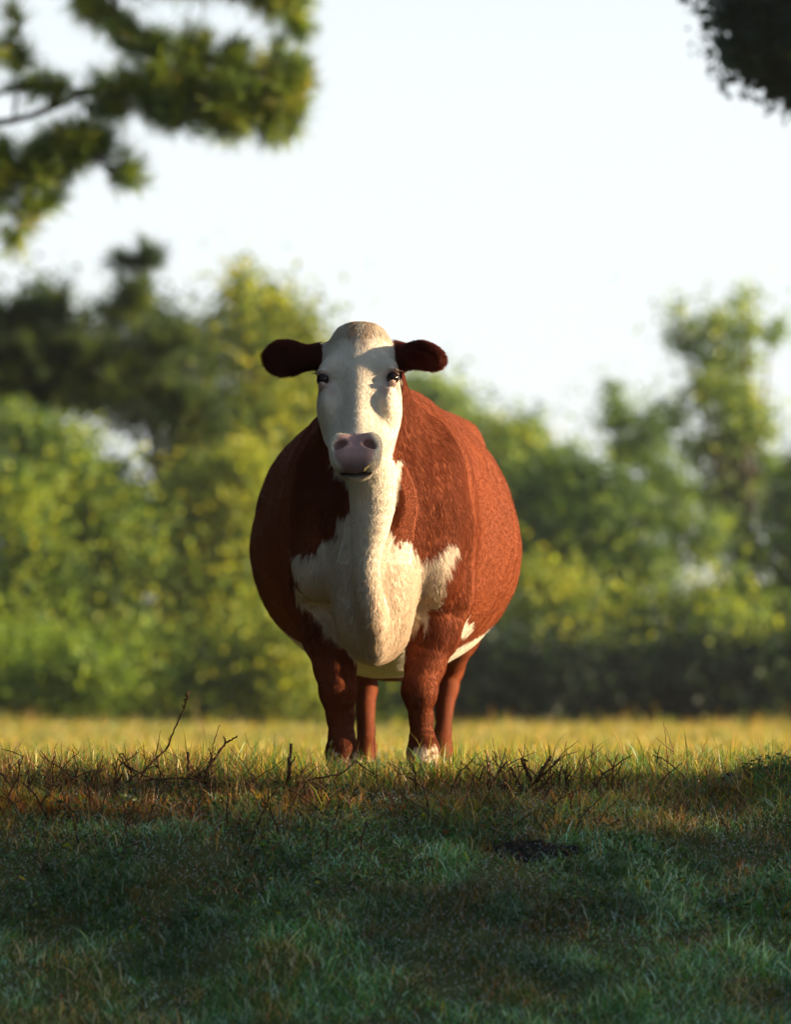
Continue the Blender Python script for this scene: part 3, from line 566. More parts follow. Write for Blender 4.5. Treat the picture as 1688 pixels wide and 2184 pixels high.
def s_head(p):
    q = (p - HO.astype(np.float32)) @ HR.T.astype(np.float32); x, u, w_ = q[:, 0], q[:, 1], q[:, 2]
    hw, wt, wb = [np.interp(u, _hu, _ht[:, i]) for i in range(3)]; wc = (wt + wb) / 2; hh = (wt - wb) / 2
    q1 = (w_ - wc) / hh; nar = sstep(u, 0.16, 0.34)
    hw = hw * (1 - 0.40 * nar * np.clip(q1, -0.2, 1)) * (1 - 0.10 * (1 - nar) * np.clip(q1, 0, 1))
    q0 = np.sqrt(x * x + 0.026 ** 2) / hw; e = 2.5 - (0.45 + .45 * sstep(u, .12, .22)) * sstep(q1, 0, .6)
    k0 = (q0 ** e + np.abs(q1) ** e + 1e-9) ** (1 / e); k1 = np.sqrt((q0 / hw) ** 2 + (q1 / hh) ** 2) + 1e-6
    d = (k0 - 1) * k0 / k1; du = np.maximum(np.maximum(-0.035 - u, u - 0.515), 0)
    d = np.where(du > 0, np.sqrt(np.maximum(d, 0) ** 2 + du ** 2), d * 0.8)
    # muzzle pad, lips, chin, cheeks, brows
    ax = np.abs(x); qs = np.stack([ax, u, w_], 1)
    d = smin(d, s_ell(qs, (0.0, 0.452, -0.018), (0.064, 0.052, 0.036)), 0.03)
    d = smin(d, s_ell(qs, (0.044, 0.425, -0.008), (0.034, 0.042, 0.032)), 0.02)       # nostril wings
    d = smin(d, s_ell(qs, (0.038, 0.464, -0.018), (0.031, 0.036, 0.028)), 0.02)       # upper lip sides
    d = smin(d, s_ell(qs, (0.0, 0.480, -0.066), (0.042, 0.025, 0.020)), 0.018)        # chin
    d = smin(d, s_ell(qs, (0.086, 0.145, -0.008), (0.026, 0.028, 0.022)), 0.045)        # brow ridge
    d = smin(d, s_ell(qs, (0.088, 0.235, -0.06), (0.030, 0.06, 0.06)), 0.04)          # cheek bone
    d = smin(d, s_ell(qs, (0.0, 0.012, -0.02), (0.066, 0.040, 0.045)), 0.04)         # poll
    d = smax(d, -s_ell(qs, (0.116, 0.182, -0.010), (0.026, 0.023, 0.028)), 0.012)     # eye socket
    d = smin(d, s_ell(qs, (0.104, 0.162, -0.004), (0.017, 0.010, 0.025)), 0.008)      # upper lid
    d = smin(d, s_ell(qs, (0.102, 0.203, -0.008), (0.014, 0.008, 0.022)), 0.008)      # lower lid
    d = smax(d, -s_ell(qs, (0.075, 0.225, 0.016), (0.014, 0.03, 0.012)), 0.02)        # tear groove
    th = 0.45; cx, sx = math.cos(th), math.sin(th); qn = qs - np.array([0.043, 0.437, 0.014]); qn = np.stack([qn[:, 0] * cx + qn[:, 1] * sx, -qn[:, 0] * sx + qn[:, 1] * cx, qn[:, 2]], 1)
    d = smax(d, -s_ell(qn, (0, 0, 0), (0.021, 0.0135, 0.034)), 0.007)                  # nostril
    d = smax(d, -s_ell(qs, (0.0, 0.490, -0.040), (0.040, 0.050, 0.0105)), 0.006)        # mouth slit
    return d
def ear_frame(side):
    # side -1 image left, +1 image right; base, tip, facing
    if side < 0: b, t = P(694, 760, 11.68), P(564, 770, 11.68)
    else: b, t = P(838, 760, 11.68), P(948, 762, 11.51)
    e = t - b; L = np.linalg.norm(e); e /= L; f = np.array([0.45 if side > 0 else 0.0, -0.85, -0.28]); f -= e * (f @ e); f /= np.linalg.norm(f); g = np.cross(e, f)
    return b, e, f, g, L
EARS = [ear_frame(-1), ear_frame(1)]
def s_ears(p):
    D = None
    for b, e, f, g, L in EARS:
        R = np.stack([e, g, f]); c = b + e * L * 0.58
        q = (p - c.astype(np.float32)) @ R.T.astype(np.float32)
        a = s_ell(q, (0.014, 0.004 * np.sign(R[1][2]), 0), (L * 0.32, 0.049, 0.022)); h = s_ell(q, (0.006, 0, 0.030), (L * 0.38, 0.046, 0.030))
        d = smax(a, -h, 0.008)
        d = smin(d, s_cone(p, b - e * 0.04, b + e * L * 0.42, 0.044, 0.026), 0.03)
        D = d if D is None else np.minimum(D, d)
    return D
def leg_chain(pts): return [P(*q[:3]) for q in pts], [q[3] for q in pts]
LEGS = [leg_chain(l) for l in (
    [(690, 1150, 12.12, .11), (694, 1260, 12.10, .125), (708, 1350, 12.06, .092), (716, 1415, 12.03, .060), (723, 1475, 11.99, .047), (728, 1525, 12.01, .031), (730, 1575, 12.0, .030), (731, 1603, 11.98, .041), (731, 1640, 11.94, .040)],
    [(925, 1150, 12.10, .11), (926, 1260, 12.08, .118), (921, 1350, 12.04, .084), (908, 1415, 12.0, .057), (894, 1475, 11.96, .049), (897, 1530, 11.98, .031), (900, 1575, 11.97, .030), (902, 1603, 11.95, .041), (904, 1642, 11.90, .040)],
    [(740, 1120, 13.40, .17), (745, 1250, 13.30, .15), (768, 1355, 13.55, .085), (780, 1420, 13.72, .052), (782, 1470, 13.70, .036), (780, 1560, 13.64, .032), (779, 1592, 13.61, .038), (778, 1622, 13.57, .038)],
    [(985, 1120, 13.45, .17), (985, 1250, 13.35, .15), (968, 1355, 13.60, .085), (957, 1420, 13.77, .052), (953, 1470, 13.75, .036), (945, 1560, 13.69, .032), (942, 1592, 13.66, .038), (940, 1622, 13.62, .038)])]
def cow_sdf(p):
    d = s_torso(p)
    d = smin(d, s_ell(p, P(835, 1010, 12.25), (.13, .28, .20)), .17)                  # withers
    for x, s in ((700, 12.12), (920, 12.10)): d = smin(d, s_ell(p, P(x, 1110, s), (.106, .20, .27)), .14)   # shoulders
    d = smin(d, s_ell(p, P(840, 1045, 13.30), (.295, .34, .225)), .12)                 # pelvis
    for x in (705, 978): d = smin(d, s_ell(p, P(x, 930, 13.42), (.045, .09, .035)), .15)              # hip bones
    d = smin(d, s_cone(p, P(850, 905, 12.7), P(862, 900, 13.75), .085, .085), .14)     # loin and croup
    d = smin(d, s_ell(p, P(818, 1060, 12.80), (.35, .40, .27)), .12)                   # upper ribs
    nk = s_chain(p, [P(768, 800, 11.86), P(785, 900, 11.92), P(806, 1010, 12.02), P(815, 1120, 12.2)], [.12, .135, .15, .19], .05)
    d = smin(d, nk, .07)
    d = smin(d, s_ell(p, P(795, 1262, 11.82), (.122, .13, .18)), .10)
    for x in (668, 934): d = smin(d, s_ell(p, P(x, 1215, 11.93), (.060, .075, .085)), .06)   # points of the shoulder                  # breast
    d = smin(d, s_ell(p, P(800, 1330, 11.84), (.092, .14, .125)), .06)                  # brisket
    dl = s_chain(p, [P(780, 930, 11.66), P(792, 1000, 11.63), P(796, 1060, 11.62), P(790, 1120, 11.62), P(783, 1185, 11.63), P(788, 1260, 11.63), P(797, 1335, 11.66), P(802, 1392, 11.73)], [.080, .078, .070, .058, .044, .040, .036, .022], 0, 22)
    d = smin(d, dl, .06)                                                                 # dewlap fold
    for i, (pts, rs) in enumerate(LEGS):
        l = s_chain(p, pts, rs, .02); d = smin(d, l, .06 if i < 2 else .08)
    d = smin(d, s_ell(p, P(835, 1395, 13.45), (.12, .16, .09)), .06)                   # udder
    d = smin(d, s_ell(p, P(835, 1408, 12.75), (.035, .07, .03)), .03)                   # navel fold
    d = smin(d, s_chain(p, [P(862, 900, 13.86), P(862, 1000, 13.98), P(862, 1250, 13.99), P(862, 1430, 13.97)], [.04, .03, .02, .035]), .03)   # tail
    hd = smin(s_head(p), s_ears(p), .03)
    return smin(d, hd, .045)

def surface_nets(f, lo, hi, h, B=6):
    n = np.ceil((np.array(hi) - lo) / h / B).astype(int) * B; lo = np.array(lo, np.float32)
    F = np.empty(n + 1, np.float32)
    nb = n // B; bi = np.stack(np.meshgrid(*[np.arange(k) for k in nb], indexing='ij'), -1).reshape(-1, 3)
    cd_ = f((lo + (bi + 0.5) * B * h).astype(np.float32)); act = np.abs(cd_) < B * h * 1.75
    F[:] = 1
    cg = cd_.reshape(nb); F[:-1, :-1, :-1] = np.repeat(np.repeat(np.repeat(cg, B, 0), B, 1), B, 2)
    loc = np.stack(np.meshgrid(*[np.arange(B + 1)] * 3, indexing='ij'), -1).reshape(-1, 3)
    ab = bi[act]
    mask = np.zeros(n + 1, bool)
    for st in range(0, len(ab), 4000):
        idx = (ab[st:st + 4000, None] * B + loc[None]).reshape(-1, 3); mask[idx[:, 0], idx[:, 1], idx[:, 2]] = True
    idx = np.argwhere(mask)
    for st in range(0, len(idx), 400000):
        ii = idx[st:st + 400000]; F[ii[:, 0], ii[:, 1], ii[:, 2]] = f((lo + ii * h).astype(np.float32))
    S = F < 0
    c = S[:-1, :-1, :-1].astype(np.int8)
    for a, b, e in ((1,0,0),(0,1,0),(0,0,1),(1,1,0),(1,0,1),(0,1,1),(1,1,1)):
        c = c + S[a:a + n[0], b:b + n[1], e:e + n[2]]
    cells = np.argwhere((c > 0) & (c < 8)); id_ = np.full(n, -1, np.int32); id_[cells[:, 0], cells[:, 1], cells[:, 2]] = np.arange(len(cells))
    cor = np.array([(a, b, e) for a in (0, 1) for b in (0, 1) for e in (0, 1)]); val = np.stack([F[tuple((cells + k).T)] for k in cor], 1)
    acc = np.zeros((len(cells), 3)); cnt = np.zeros(len(cells))
    for i in range(8):
        for j in range(i + 1, 8):
            if np.abs(cor[i] - cor[j]).sum() != 1: continue
            m = (val[:, i] < 0) != (val[:, j] < 0); t = val[m, i] / (val[m, i] - val[m, j])
            acc[m] += cor[i] + t[:, None] * (cor[j] - cor[i]); cnt[m] += 1
    V = lo + (cells + acc / cnt[:, None]) * h
    Q = []
    for ax in range(3):
        o1, o2 = [(1, 2), (2, 0), (0, 1)][ax]
        sl0 = [slice(1, -1)] * 3; sl0[ax] = slice(0, -1); sl1 = list(sl0); sl1[ax] = slice(1, None)
        a0 = S[tuple(sl0)]; a1 = S[tuple(sl1)]
        e = np.argwhere(a0 != a1); off = np.ones(3, int); off[ax] = 0; e = e + off; inside = S[tuple(e.T)]
        d1 = np.zeros(3, int); d1[o1] = 1; d2 = np.zeros(3, int); d2[o2] = 1
        q = np.stack([id_[tuple((e - d1 - d2).T)], id_[tuple((e - d2).T)], id_[tuple(e.T)], id_[tuple((e - d1).T)]], 1)
        q[~inside] = q[~inside][:, ::-1]; Q.append(q)
    Q = np.concatenate(Q); Q = Q[(Q >= 0).all(1)]
    return V, Q

def in_poly(x, y, poly):
    """signed distance (positive inside) to polygon, pixels"""
    poly = np.array(poly, float); n = len(poly); ins = np.zeros(len(x), bool); dist = np.full(len(x), 1e9)
    for i in range(n):
        a, b = poly[i], poly[(i + 1) % n]
        c = (a[1] > y) != (b[1] > y); ins ^= c & (x < (b[0] - a[0]) * (y - a[1]) / (b[1] - a[1] + 1e-9) + a[0])
        d = b - a; t = np.clip(((x - a[0]) * d[0] + (y - a[1]) * d[1]) / (d @ d + 1e-9), 0, 1)
        dist = np.minimum(dist, (x - a[0] - t * d[0]) ** 2 + (y - a[1] - t * d[1]) ** 2)
    return np.sqrt(dist) * np.where(ins, 1, -1)
BIB = [(700, 985), (742, 1030), (757, 1062), (748, 1096), (720, 1102), (716, 1145), (684, 1160), (680, 1186), (648, 1187), (620, 1178), (634, 1235), (642, 1290), (664, 1318), (692, 1345), (715, 1372), (752, 1398), (790, 1440), (850, 1440), (868, 1375),
       (885, 1345), (903, 1322), (906, 1345), (916, 1300), (938, 1304), (947, 1285), (950, 1240), (962, 1215), (976, 1197), (974, 1172), (958, 1163), (930, 1184), (902, 1197), (884, 1172), (868, 1148), (852, 1162), (838, 1146), (824, 1112), (848, 1060), (858, 985)]
RED = np.array((0.185, 0.046, 0.016)); WHT = np.array((0.74, 0.66, 0.54)); PINK = np.array((0.42, 0.25, 0.225)); TAN = np.array((0.42, 0.27, 0.16)); MARO = np.array((0.085, 0.02, 0.012)); LIP_SHADE = np.array((0.05, 0.028, 0.025))
def coat(p):
    """coat colour at points"""
    q = (p - HO) @ HR.T; s = p[:, 1] + CAM_S; px = p[:, 0] / s * FPX + CX; py = HY - (p[:, 2] - CAM_Z) / s * FPX
    j = (fbm(p, 26, 5, 2) - 0.5) * 26 + (vnoise(p * np.array([1, 1, .35]), 170, 9) - 0.5) * 16
    d = in_poly(px, py, BIB) + j; d = np.minimum(d, (0.20 - p[:, 1]) * 600)
    white = d
    belly = (0.375 + 0.03 * np.sin(p[:, 1] * 9) - p[:, 2]) * 600 + j; belly = np.minimum(np.minimum(belly, (p[:, 1] - 0.10) * 600), (1.22 - p[:, 1]) * 300); belly = np.where(p[:, 2] < .27, np.minimum(belly, (p[:, 2] - .20) * 600), belly)
    patch = (1 - np.sqrt(((p[:, 0] - .21) / .05) ** 2 + ((p[:, 2] - .405) / .035) ** 2 + ((p[:, 1] - .35) / .25) ** 2)) * 30 + j
    sock = (0.03 - .20 * (p[:, 1] > 1) - p[:, 2]) * 400 + j * 2.4
    # white face, jaw and throat
    head = np.minimum(np.minimum((q[:, 1] + 0.03 + .0) * 700, (q[:, 2] + 0.075 + 1.0 * np.clip(q[:, 1] - 0.21, 0, .35)) * 500), (0.56 - q[:, 1]) * 500)
    head = np.minimum(head, (0.15 - np.abs(q[:, 0])) * 900) + j * 0.6
    head = np.maximum(np.minimum(head, 200), np.minimum(np.minimum((.06 - q[:, 1]) * 500, (.085 - np.abs(q[:, 0])) * 500), (q[:, 2] + .09) * 500) * (q[:, 1] > -.08) - 99 * (q[:, 1] <= -.08))
    for b, e, f, g, L in EARS: head = np.where((q[:, 1] < .125), np.minimum(head, -(p[:, 0] - b[0]) * np.sign(e[0]) * 800 + 6 + j * .3), head)
    throat = np.minimum((0.5 - np.abs((px - 770) / 90)) * 50, 20) * ((py > 940) & (py < 1060) & (p[:, 1] < -0.1)) - 5 * (py <= 940)
    wm = np.maximum.reduce([white, belly, patch, sock, head])
    m = sstep(wm, -2, 3)[:, None]
    red = RED * (0.8 + 0.45 * fbm(p, 7, 17)[:, None]) 
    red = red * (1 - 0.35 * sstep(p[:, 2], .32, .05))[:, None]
    ear = np.zeros(len(p))
    for b, e, f, g, L in EARS: ear = np.maximum(ear, sstep((p[:, 0] - b[0]) * np.sign(e[0]), -0.015, 0.02) * sstep(np.linalg.norm(p - b - e * .08, axis=1), .2, .13))
    red = red * (1 - ear[:, None]) + MARO * 1.5 * ear[:, None]
    wh = WHT * (0.86 + 0.2 * fbm(p, 9, 27)[:, None]); dirt = (sstep(py, 1080, 1350) * (.15 + .75 * fbm(p, 11, 37)))[:, None] * (p[:, 1] < .2)[:, None]; wh = wh * (1 - dirt) + np.array((.45, .3, .17)) * dirt
    tan = np.exp(-((q[:, 0] - .0) / .032) ** 2) * sstep(-q[:, 1], -.12, -.04) * sstep(vnoise(np.stack([q[:, 0] * 80, q[:, 1] * 12, q[:, 2] * 0], 1), 1, 3), .1, .6); tan = (tan * (q[:, 2] > -.09))[:, None]
    wh = wh * (1 - .8 * tan) + TAN * .8 * tan
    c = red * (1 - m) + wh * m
    # bare pink skin of the nose and eye rims
    ax = np.abs(q[:, 0]); pk = sstep((1 - np.sqrt((ax / .064) ** 2 + ((q[:, 1] - .450) / .070) ** 2)) * 60 + j * .2, 0, 8) * sstep(q[:, 2], -.042, -.034)
    er = sstep(.040 - np.sqrt((ax - .104) ** 2 + (q[:, 1] - .185) ** 2 + ((q[:, 2] + .01) * .6) ** 2), 0, .02) * .65 + sstep(.028 - np.sqrt((ax - .078) ** 2 + (q[:, 1] - .225) ** 2), 0, .02) * .45
    pk = np.maximum(pk, er * (np.abs(q[:, 2]) < .08))[:, None]; c = c * (1 - pk) + PINK * pk
    c = c * (1 - .4 * (sstep(q[:, 1], .470, .500) * (ax < .065) * sstep(q[:, 2], -.05, -.04))[:, None] * pk)
    lp = (np.exp(-((q[:, 2] + .042) / .012) ** 2) * (ax < .048) * (q[:, 1] > .44))[:, None]; c = c * (1 - lp) + LIP_SHADE * lp  # dark lip line, with the open mouth's shade put into its colour
    bare = np.maximum(pk[:, 0] * (q[:, 1] > .33), lp[:, 0])
    return c, m[:, 0], bare

def build_cow():
    root = empty('cow', (-0.03, 0.6, -0.04), 'fat red brown cow with white face and bib facing the camera on the crest', 'cow')
    H = 0.0055
    V, Q = surface_nets(cow_sdf, (-0.56, -0.80, -0.10), (0.50, 2.06, 1.32), H)
    # muscle, skin folds and uneven flesh pushed in and out along the normals
    fn = np.cross(V[Q[:, 2]] - V[Q[:, 0]], V[Q[:, 3]] - V[Q[:, 1]]); vn = np.zeros_like(V)
    for k in range(4): np.add.at(vn, Q[:, k], fn)
    vn /= np.linalg.norm(vn, axis=1)[:, None] + 1e-12
    qh = (V - HO) @ HR.T; onh = sstep(qh[:, 1], .62, .50) * sstep(V[:, 1], -.12, -.24)
    body_ = 1 - onh; thr = sstep(V[:, 1], .25, -.05) * sstep(V[:, 2], .25, .45) * body_
    disp = body_ * (.026 * (fbm(V, 4.2, 201, 2) - .5) + .007 * (fbm(V, 14, 203, 2) - .5)) + thr * .010 * (fbm(V * np.array([1, 1, .35]), 22, 205, 2) - .5) + .0012 * (vnoise(V, 60, 207) - .5)
    rib = sstep(V[:, 1], .35, .5) * sstep(V[:, 1], 1.2, 1.0) * sstep(np.abs(V[:, 0] + .03), .22, .34); disp += rib * .0012 * np.sin((V[:, 1] - .25 * (V[:, 2] - .7)) * 2 * math.pi / .115)
    V = V + vn * disp[:, None]
    c, wm, bare = coat(V)
    m, n, o = new_mat('cow_hide')
    a = n.nodes.new('ShaderNodeAttribute'); a.attribute_name = 'col'; p = n.nodes.new('ShaderNodeBsdfPrincipled'); p.inputs['Roughness'].default_value = 0.7; p.inputs['Specular IOR Level'].default_value = 0.08
    t = n.nodes.new('ShaderNodeTexCoord'); mp = n.nodes.new('ShaderNodeMapping'); mp.inputs['Scale'].default_value = (260, 60, 60)
    z = n.nodes.new('ShaderNodeTexNoise'); z.inputs['Scale'].default_value = 1; z.inputs['Detail'].default_value = 4
    b = n.nodes.new('ShaderNodeBump'); b.inputs['Strength'].default_value = 0.25; b.inputs['Distance'].default_value = 0.002
    n.links.new(t.outputs['Object'], mp.inputs['Vector']); n.links.new(mp.outputs['Vector'], z.inputs['Vector']); n.links.new(z.outputs['Fac'], b.inputs['Height']); n.links.new(b.outputs['Normal'], p.inputs['Normal'])
    n.links.new(a.outputs['Color'], p.inputs['Base Color']); n.links.new(p.outputs[0], o.inputs['Surface'])
    body = np_mesh('body', V, [Q], m, root, {'col': c}, smooth=True)
    # eyes
    me_, ne, oe = new_mat('cow_eye'); pe = ne.nodes.new('ShaderNodeBsdfPrincipled'); pe.inputs['Base Color'].default_value = (0.012, 0.006, 0.004, 1); pe.inputs['Roughness'].default_value = 0.1; pe.inputs['Specular IOR Level'].default_value = 0.3
    ne.links.new(pe.outputs[0], oe.inputs['Surface'])
    for sgn in (-1, 1):
        cpos = hl(sgn * 0.103, 0.182, -0.004); th = np.linspace(0, math.pi, 13); ph = np.linspace(0, 2 * math.pi, 20, endpoint=False)
        v = np.array([[math.sin(a_) * math.cos(b_), math.sin(a_) * math.sin(b_), math.cos(a_)] for a_ in th for b_ in ph]) * 0.0188 + cpos
        i = np.arange(12)[:, None] * 20; j = np.arange(20)[None]; j2 = (j + 1) % 20; q = np.stack([i + j, i + 20 + j, i + 20 + j2, i + j2], -1).reshape(-1, 4)
        np_mesh('eye', v, [q], me_, root, smooth=True)
    # hooves
    mh = bark_mat('hoof_horn', (0.03, 0.022, 0.016), (0.10, 0.07, 0.05), 40)
    for pts, rs in LEGS:
        e = pts[-1]; g = float(gz(np.array([e[0]]), np.array([e[1]]))[0])
        vs_ = []; R = [(g - .004, .052), (g + .02, .050), (max(e[2], g + .045), .040)]; ns = 16
        for z_, r_ in R:
            for k in range(ns):
                an = 2 * math.pi * k / ns; cl = 1 - .10 * math.exp(-((abs(math.atan2(math.cos(an), -math.sin(an)))) / .25) ** 2); vs_.append((e[0] + r_ * math.cos(an) * cl, e[1] - .008 + r_ * 1.15 * math.sin(an) * cl, z_))
        q = [[a0 * ns + k, a0 * ns + (k + 1) % ns, (a0 + 1) * ns + (k + 1) % ns, (a0 + 1) * ns + k] for a0 in range(2) for k in range(ns)]
        vs_.append((e[0], e[1], R[2][0] + .004)); tr_ = [[2 * ns + k, 2 * ns + (k + 1) % ns, 3 * ns] for k in range(ns)]
        np_mesh('hoof', np.array(vs_), [np.array(q), np.array(tr_)], mh, root, smooth=True)
    # coat hair
    rng = np.random.default_rng(77)
    tri = V[Q[:, [0, 1, 2]]]; nr = np.cross(tri[:, 1] - tri[:, 0], V[Q[:, 3]] - tri[:, 0]); ar = np.linalg.norm(nr, axis=1); nr = nr / (ar[:, None] + 1e-12)
    ctr = V[Q].mean(1); ql = (ctr - HO) @ HR.T
    ishead = (ctr[:, 1] < -0.22) & (ctr[:, 2] > 0.62) & (ql[:, 1] < .55)
    isear = np.zeros(len(ctr), bool)
    for b_, e, f, g, L in EARS: isear |= (ql[:, 1] < .13) & ((ctr[:, 0] - b_[0]) * np.sign(e[0]) > .02) & (np.linalg.norm(ctr - b_ - e * L * .5, axis=1) < .14)
    poll = (ql[:, 1] < .05) & (np.abs(ql[:, 0]) < .09) & ishead & (ql[:, 2] > -.12) & ~isear
    wgt = ar * np.where(nr[:, 1] < .35, 1, .25) * (1 - .72 * sstep(ctr[:, 1], .0, 1.1) * sstep(ctr[:, 2], .2, .4)) * np.where(isear, 7, np.where(ishead, 2.4, 1))
    _, _, bc = coat(ctr); wgt *= (1 - bc)
    N = 400000
    fi = rng.choice(len(Q), N, p=wgt / wgt.sum()); r4 = rng.dirichlet([1, 1, 1, 1], N)
    root_p = (V[Q[fi]] * r4[:, :, None]).sum(1); nn = nr[fi]; hd, er, pl = ishead[fi], isear[fi], poll[fi]
    flow = np.tile(np.array([0, .55, -.85]), (N, 1)); leg = (root_p[:, 2] < .35)[:, None]; flow = np.where(leg, np.array([0, .1, -1]), flow)
    flow = np.where(hd[:, None], U + XL * np.clip(ql[fi, 0] * 9, -.5, .5)[:, None], flow); flow = np.where(pl[:, None], U * .9 + XL * np.clip(ql[fi, 0] * 8, -.6, .6)[:, None], flow)
    for (b_, e, f, g, L), sg in zip(EARS, (-1, 1)):
        ms = er & (np.sign(root_p[:, 0] - hl(0, 0.05, 0)[0]) == sg); flow[ms] = e * .6 + (root_p[ms] - (b_ + e * L * .5)) * 9 + f * .4
    flow = flow + rng.normal(0, .10, (N, 3)) + np.where(root_p[:, 1] > -.02, .16, .45)[:, None] * (np.stack([vnoise(root_p, 28, 61), vnoise(root_p, 28, 62), vnoise(root_p, 28, 63)], 1) - .5); flow -= nn * (flow * nn).sum(1)[:, None]; flow /= np.linalg.norm(flow, axis=1)[:, None] + 1e-9
    bibm = (root_p[:, 1] < 0) & (~hd)
    Ln = np.where(er, rng.uniform(.010, .030, N), np.where(pl, rng.uniform(.018, .034, N), np.where(hd, rng.uniform(.005, .010, N), np.where(bibm, rng.uniform(.014, .030, N), rng.uniform(.007, .013, N)))))
    lift = np.where(er, .55, np.where(hd & ~pl, .08, np.where(bibm, .10, .03))) * rng.uniform(.5, 1.6, N)
    d0 = flow + nn * lift[:, None]; d0 /= np.linalg.norm(d0, axis=1)[:, None]; d1 = flow - nn * .05 + np.array([0, 0, -.10]); 
    pts = np.stack([root_p - nn * .001, root_p + d0 * Ln[:, None] * .45, root_p + (d0 * .5 + d1 * .5) * Ln[:, None] + nn * .0008], 1)
    Ln = np.where(root_p[:, 2] < .34, Ln * .5, Ln); pts = root_p[:, None] + (pts - root_p[:, None]) * np.where(root_p[:, 2] < .34, .5, 1)[:, None, None]
    # pale lashes over each eye
    for sgn in (-1, 1):
        nl = 90; k0 = rng.integers(0, N, nl); th_ = rng.uniform(-1, 1, nl)[:, None]; b0 = hl(sgn * .112, .160, .004) + th_ * (XL * sgn * -.012 + W * .010)
        dd = XL * sgn * .85 + W * .45 + U * (.25 + .2 * th_) ; pts[k0] = np.stack([b0, b0 + dd * .012, b0 + dd * .020 + np.array([0, 0, -.005])], 1)
    hc, hw_, hb = coat(root_p); hc = hc * rng.uniform(.85, 1.17, (N, 1))
    cu = bpy.data.hair_curves.new('hair'); cu.add_curves([3] * N); cu.position_data.foreach_set('vector', (pts.reshape(-1, 3) - np.array(root.location)).astype(np.float32).ravel())
    ra = cu.attributes.new('radius', 'FLOAT', 'POINT') if 'radius' not in cu.attributes else cu.attributes['radius']
    ra.data.foreach_set('value', np.tile(np.array([.00037, .00033, .0001], np.float32), N))
    ca = cu.attributes.new('col', 'FLOAT_COLOR', 'POINT'); ca.data.foreach_set('color', np.repeat(np.concatenate([hc, np.ones((N, 1))], 1), 3, 0).astype(np.float32).ravel())
    mhair, nh, oh = new_mat('coat_hair'); ah = nh.nodes.new('ShaderNodeAttribute'); ah.attribute_name = 'col'; ph_ = nh.nodes.new('ShaderNodeBsdfPrincipled'); ph_.inputs['Roughness'].default_value = .6; ph_.inputs['Specular IOR Level'].default_value = .10
    tl = nh.nodes.new('ShaderNodeBsdfTranslucent'); mx = nh.nodes.new('ShaderNodeMixShader'); mx.inputs['Fac'].default_value = .38
    nh.links.new(ah.outputs['Color'], ph_.inputs['Base Color']); nh.links.new(ah.outputs['Color'], tl.inputs['Color']); nh.links.new(ph_.outputs[0], mx.inputs[1]); nh.links.new(tl.outputs[0], mx.inputs[2]); nh.links.new(mx.outputs[0], oh.inputs['Surface'])
    cu.materials.append(mhair); ho = bpy.data.objects.new('hair', cu); COL.objects.link(ho); ho.parent = root
    print('cow', len(V), len(Q))
build_cow()


